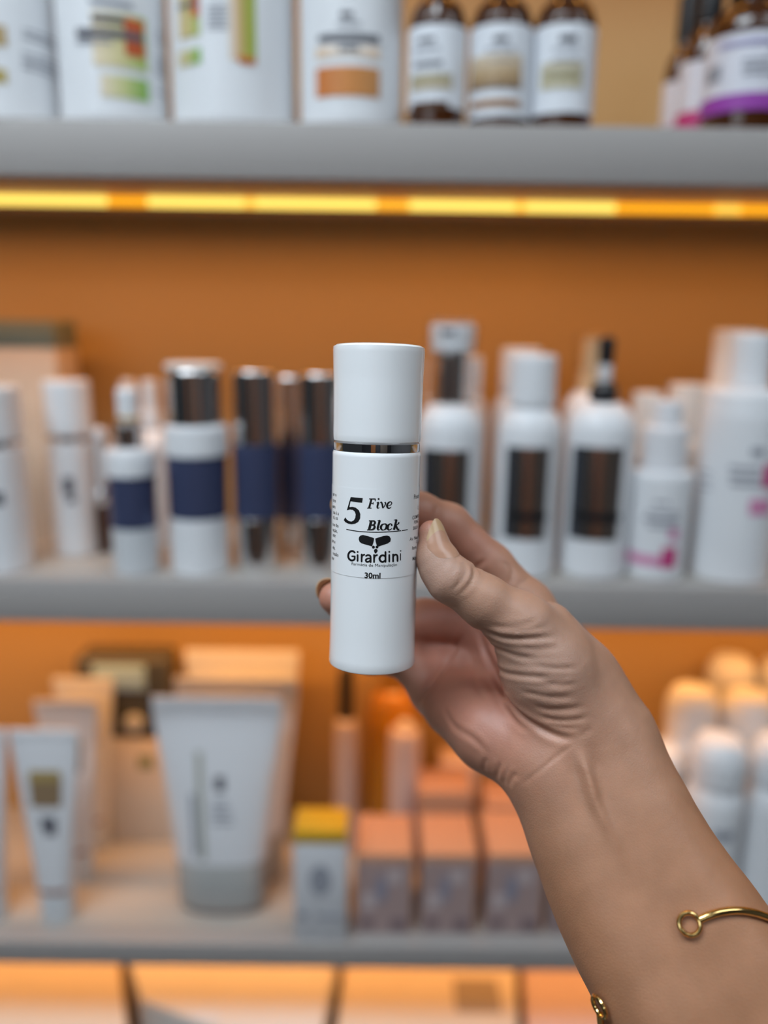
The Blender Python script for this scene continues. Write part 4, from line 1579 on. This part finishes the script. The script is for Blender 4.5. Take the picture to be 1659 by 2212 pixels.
# bottles at the back
p = Prod('tincture_bottle', 'slim pink bottle with a tall black cap below the held bottle', 'bottle', 722, 772, 1745, Z3, D + .12)
p.lathe('body', [(1.0, None), (1.0, 1580), (.9, 1562), (.6, 1556)], mat('dusty_pink_plastic', (.55, .42, .37), .45))
p.lathe('cap', [(.62, 1558), (.62, 1456), (.56, 1450)], M_BLACK)
p = Prod('tincture_bottle', 'pale pink bottle in front of the amber one at the back', 'bottle', 838, 906, 1735, Z3, D + .115)
p.lathe('body', [(1.0, None), (1.0, 1600), (.9, 1584), (.5, 1578)], mat('pale_pink_plastic', (.62, .48, .44), .45))
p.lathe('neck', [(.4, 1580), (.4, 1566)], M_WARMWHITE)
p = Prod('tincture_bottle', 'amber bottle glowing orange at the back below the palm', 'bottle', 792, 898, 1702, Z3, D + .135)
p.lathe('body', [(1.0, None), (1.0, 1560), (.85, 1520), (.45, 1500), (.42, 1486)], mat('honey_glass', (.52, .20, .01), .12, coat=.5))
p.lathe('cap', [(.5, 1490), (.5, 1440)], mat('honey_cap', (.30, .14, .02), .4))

# cluster of white dome-capped bottles at the right
GD = 'white dome-capped bottles at the right of the lower shelf'
zc_ = on_y(1560, 1532, D + .045).z - Z3


def dome(label, px, py, k=1.0):
    zt = zc_ * k
    w = on_z(px, py, Z3 + zt)
    y = max(D + .032, min(w.y, YB - .03))
    root = empty('dome_bottle', (on_y(px, py, y).x, y, Z3))
    tag(root, label, 'bottle', GD)
    r = .0250
    link('body', lathe_mesh('body', round_prof([(r * .96, 0), (r, .004), (r, zt - .065), (r * .96, zt - .055), (r * .82, zt - .045), (r * .6, zt - .040)], .001), 32), M_WHITE, root)
    link('cap', lathe_mesh('cap', [(r * .60, zt - .042), (r * .93, zt - .041), (r * .95, zt - .022), (r * .88, zt - .012), (r * .68, zt - .004), (r * .3, zt - .0004), (r * .05, zt)], 32), M_WHITE, root)
    vs = []
    R = r + .0005
    n = 8
    for i in range(n + 1):
        a = -.35 + .7 * i / n
        for zz in (zt - .086, zt - .077):
            vs.append((R * math.sin(a), -R * math.cos(a), zz))
    link('logo_mark', mesh_from('logo_mark', vs, [(2 * i, 2 * i + 2, 2 * i + 3, 2 * i + 1) for i in range(n)]), M_TEXT2, root)
    return root


for lab, px, py, k in (('front white dome-capped bottle at the right edge of the lower shelf', 1690, 1612, .92),
                      ('white dome-capped bottle nearest the forearm in the front row', 1558, 1590, .92),
                      ('white dome-capped bottle in the second row, nearest the forearm', 1500, 1480, 1.0),
                      ('white dome-capped bottle in the second row, in the gap of the front row', 1622, 1490, 1.0),
                      ('white dome-capped bottle in the second row, past the right edge', 1744, 1496, 1.0),
                      ('hindmost dome-capped bottle, top of the cluster', 1584, 1414, 1.0),
                      ('hindmost dome-capped bottle at the right edge', 1698, 1420, 1.0),
                      ('low white dome-capped bottle beside the forearm', 1424, 1606, .78)):
    dome(lab, px, py, k)

# ================================================================== lowest shelf: cartons seen from above
GS = 'wide cartons on the lowest shelf'


def wide(label, corners, m, h=.16, name='wide_carton', dz=0.0):
    """corners: photo points of the top face, going round; the box hangs down to the shelf"""
    zt = on_y(600, 2205, D + .03).z + dz
    P = [on_z(a, b, zt) for a, b in corners]
    c = sum(P, Vector()) / len(P)
    root = empty(name, (c.x, c.y, Z4))
    tag(root, label, 'box', GS)
    n = len(P)
    vs = [(q.x - c.x, q.y - c.y, 0) for q in P] + [(q.x - c.x, q.y - c.y, zt - Z4) for q in P]
    fs = [tuple(range(n)), tuple(reversed(range(n, 2 * n)))] + [(i, (i + 1) % n, n + (i + 1) % n, n + i) for i in range(n)]
    me_ = mesh_from('carton_body', vs, fs, smooth=False)
    bm_ = bmesh.new()
    bm_.from_mesh(me_)
    bmesh.ops.recalc_face_normals(bm_, faces=bm_.faces[:])
    bmesh.ops.bevel(bm_, geom=bm_.edges[:], offset=.0015, segments=2, affect='EDGES')
    bm_.to_mesh(me_)
    bm_.free()
    link('carton_body', me_, m, root)
    return root, zt


wide('wide cream carton cut off at the lower left corner', [(-150, 2020), (252, 2020), (262, 2120), (280, 2260), (-160, 2260)], M_CREAM)
r_, zt = wide('yellow-lit white carton at the bottom, left of centre', [(264, 2020), (738, 2020), (690, 2250), (470, 2224), (306, 2162)], M_WARMWHITE, dz=.004)
q = on_z(445, 2190, zt + .002)
box('painted_glint', (q.x - r_.location.x - .012, q.y - r_.location.y - .004, zt - Z4), (q.x - r_.location.x + .012, q.y - r_.location.y + .004, zt - Z4 + .0006), M_PAPER, r_)  # white glint on the carton top, painted as a pale plate
r_, zt = wide('cream and grey carton at the bottom, right of centre', [(752, 2020), (1110, 2020), (1120, 2260), (724, 2260)], M_CREAM, dz=-.002)
q = on_z(1030, 2150, zt)
box('grey_panel', (q.x - r_.location.x - .022, q.y - r_.location.y - .02, zt - Z4), (q.x - r_.location.x + .022, q.y - r_.location.y + .02, zt - Z4 + .0008), mat('taupe_print', (.34, .29, .25), .5), r_)
wide('pinkish carton at the bottom behind the bracelet', [(1128, 2060), (1420, 2060), (1430, 2260), (1140, 2260)], mat('pink_carton', (.66, .50, .48), .5), dz=-.012)
for o in list(bpy.data.objects):
    if '_dims' in o:
        del o['_dims']
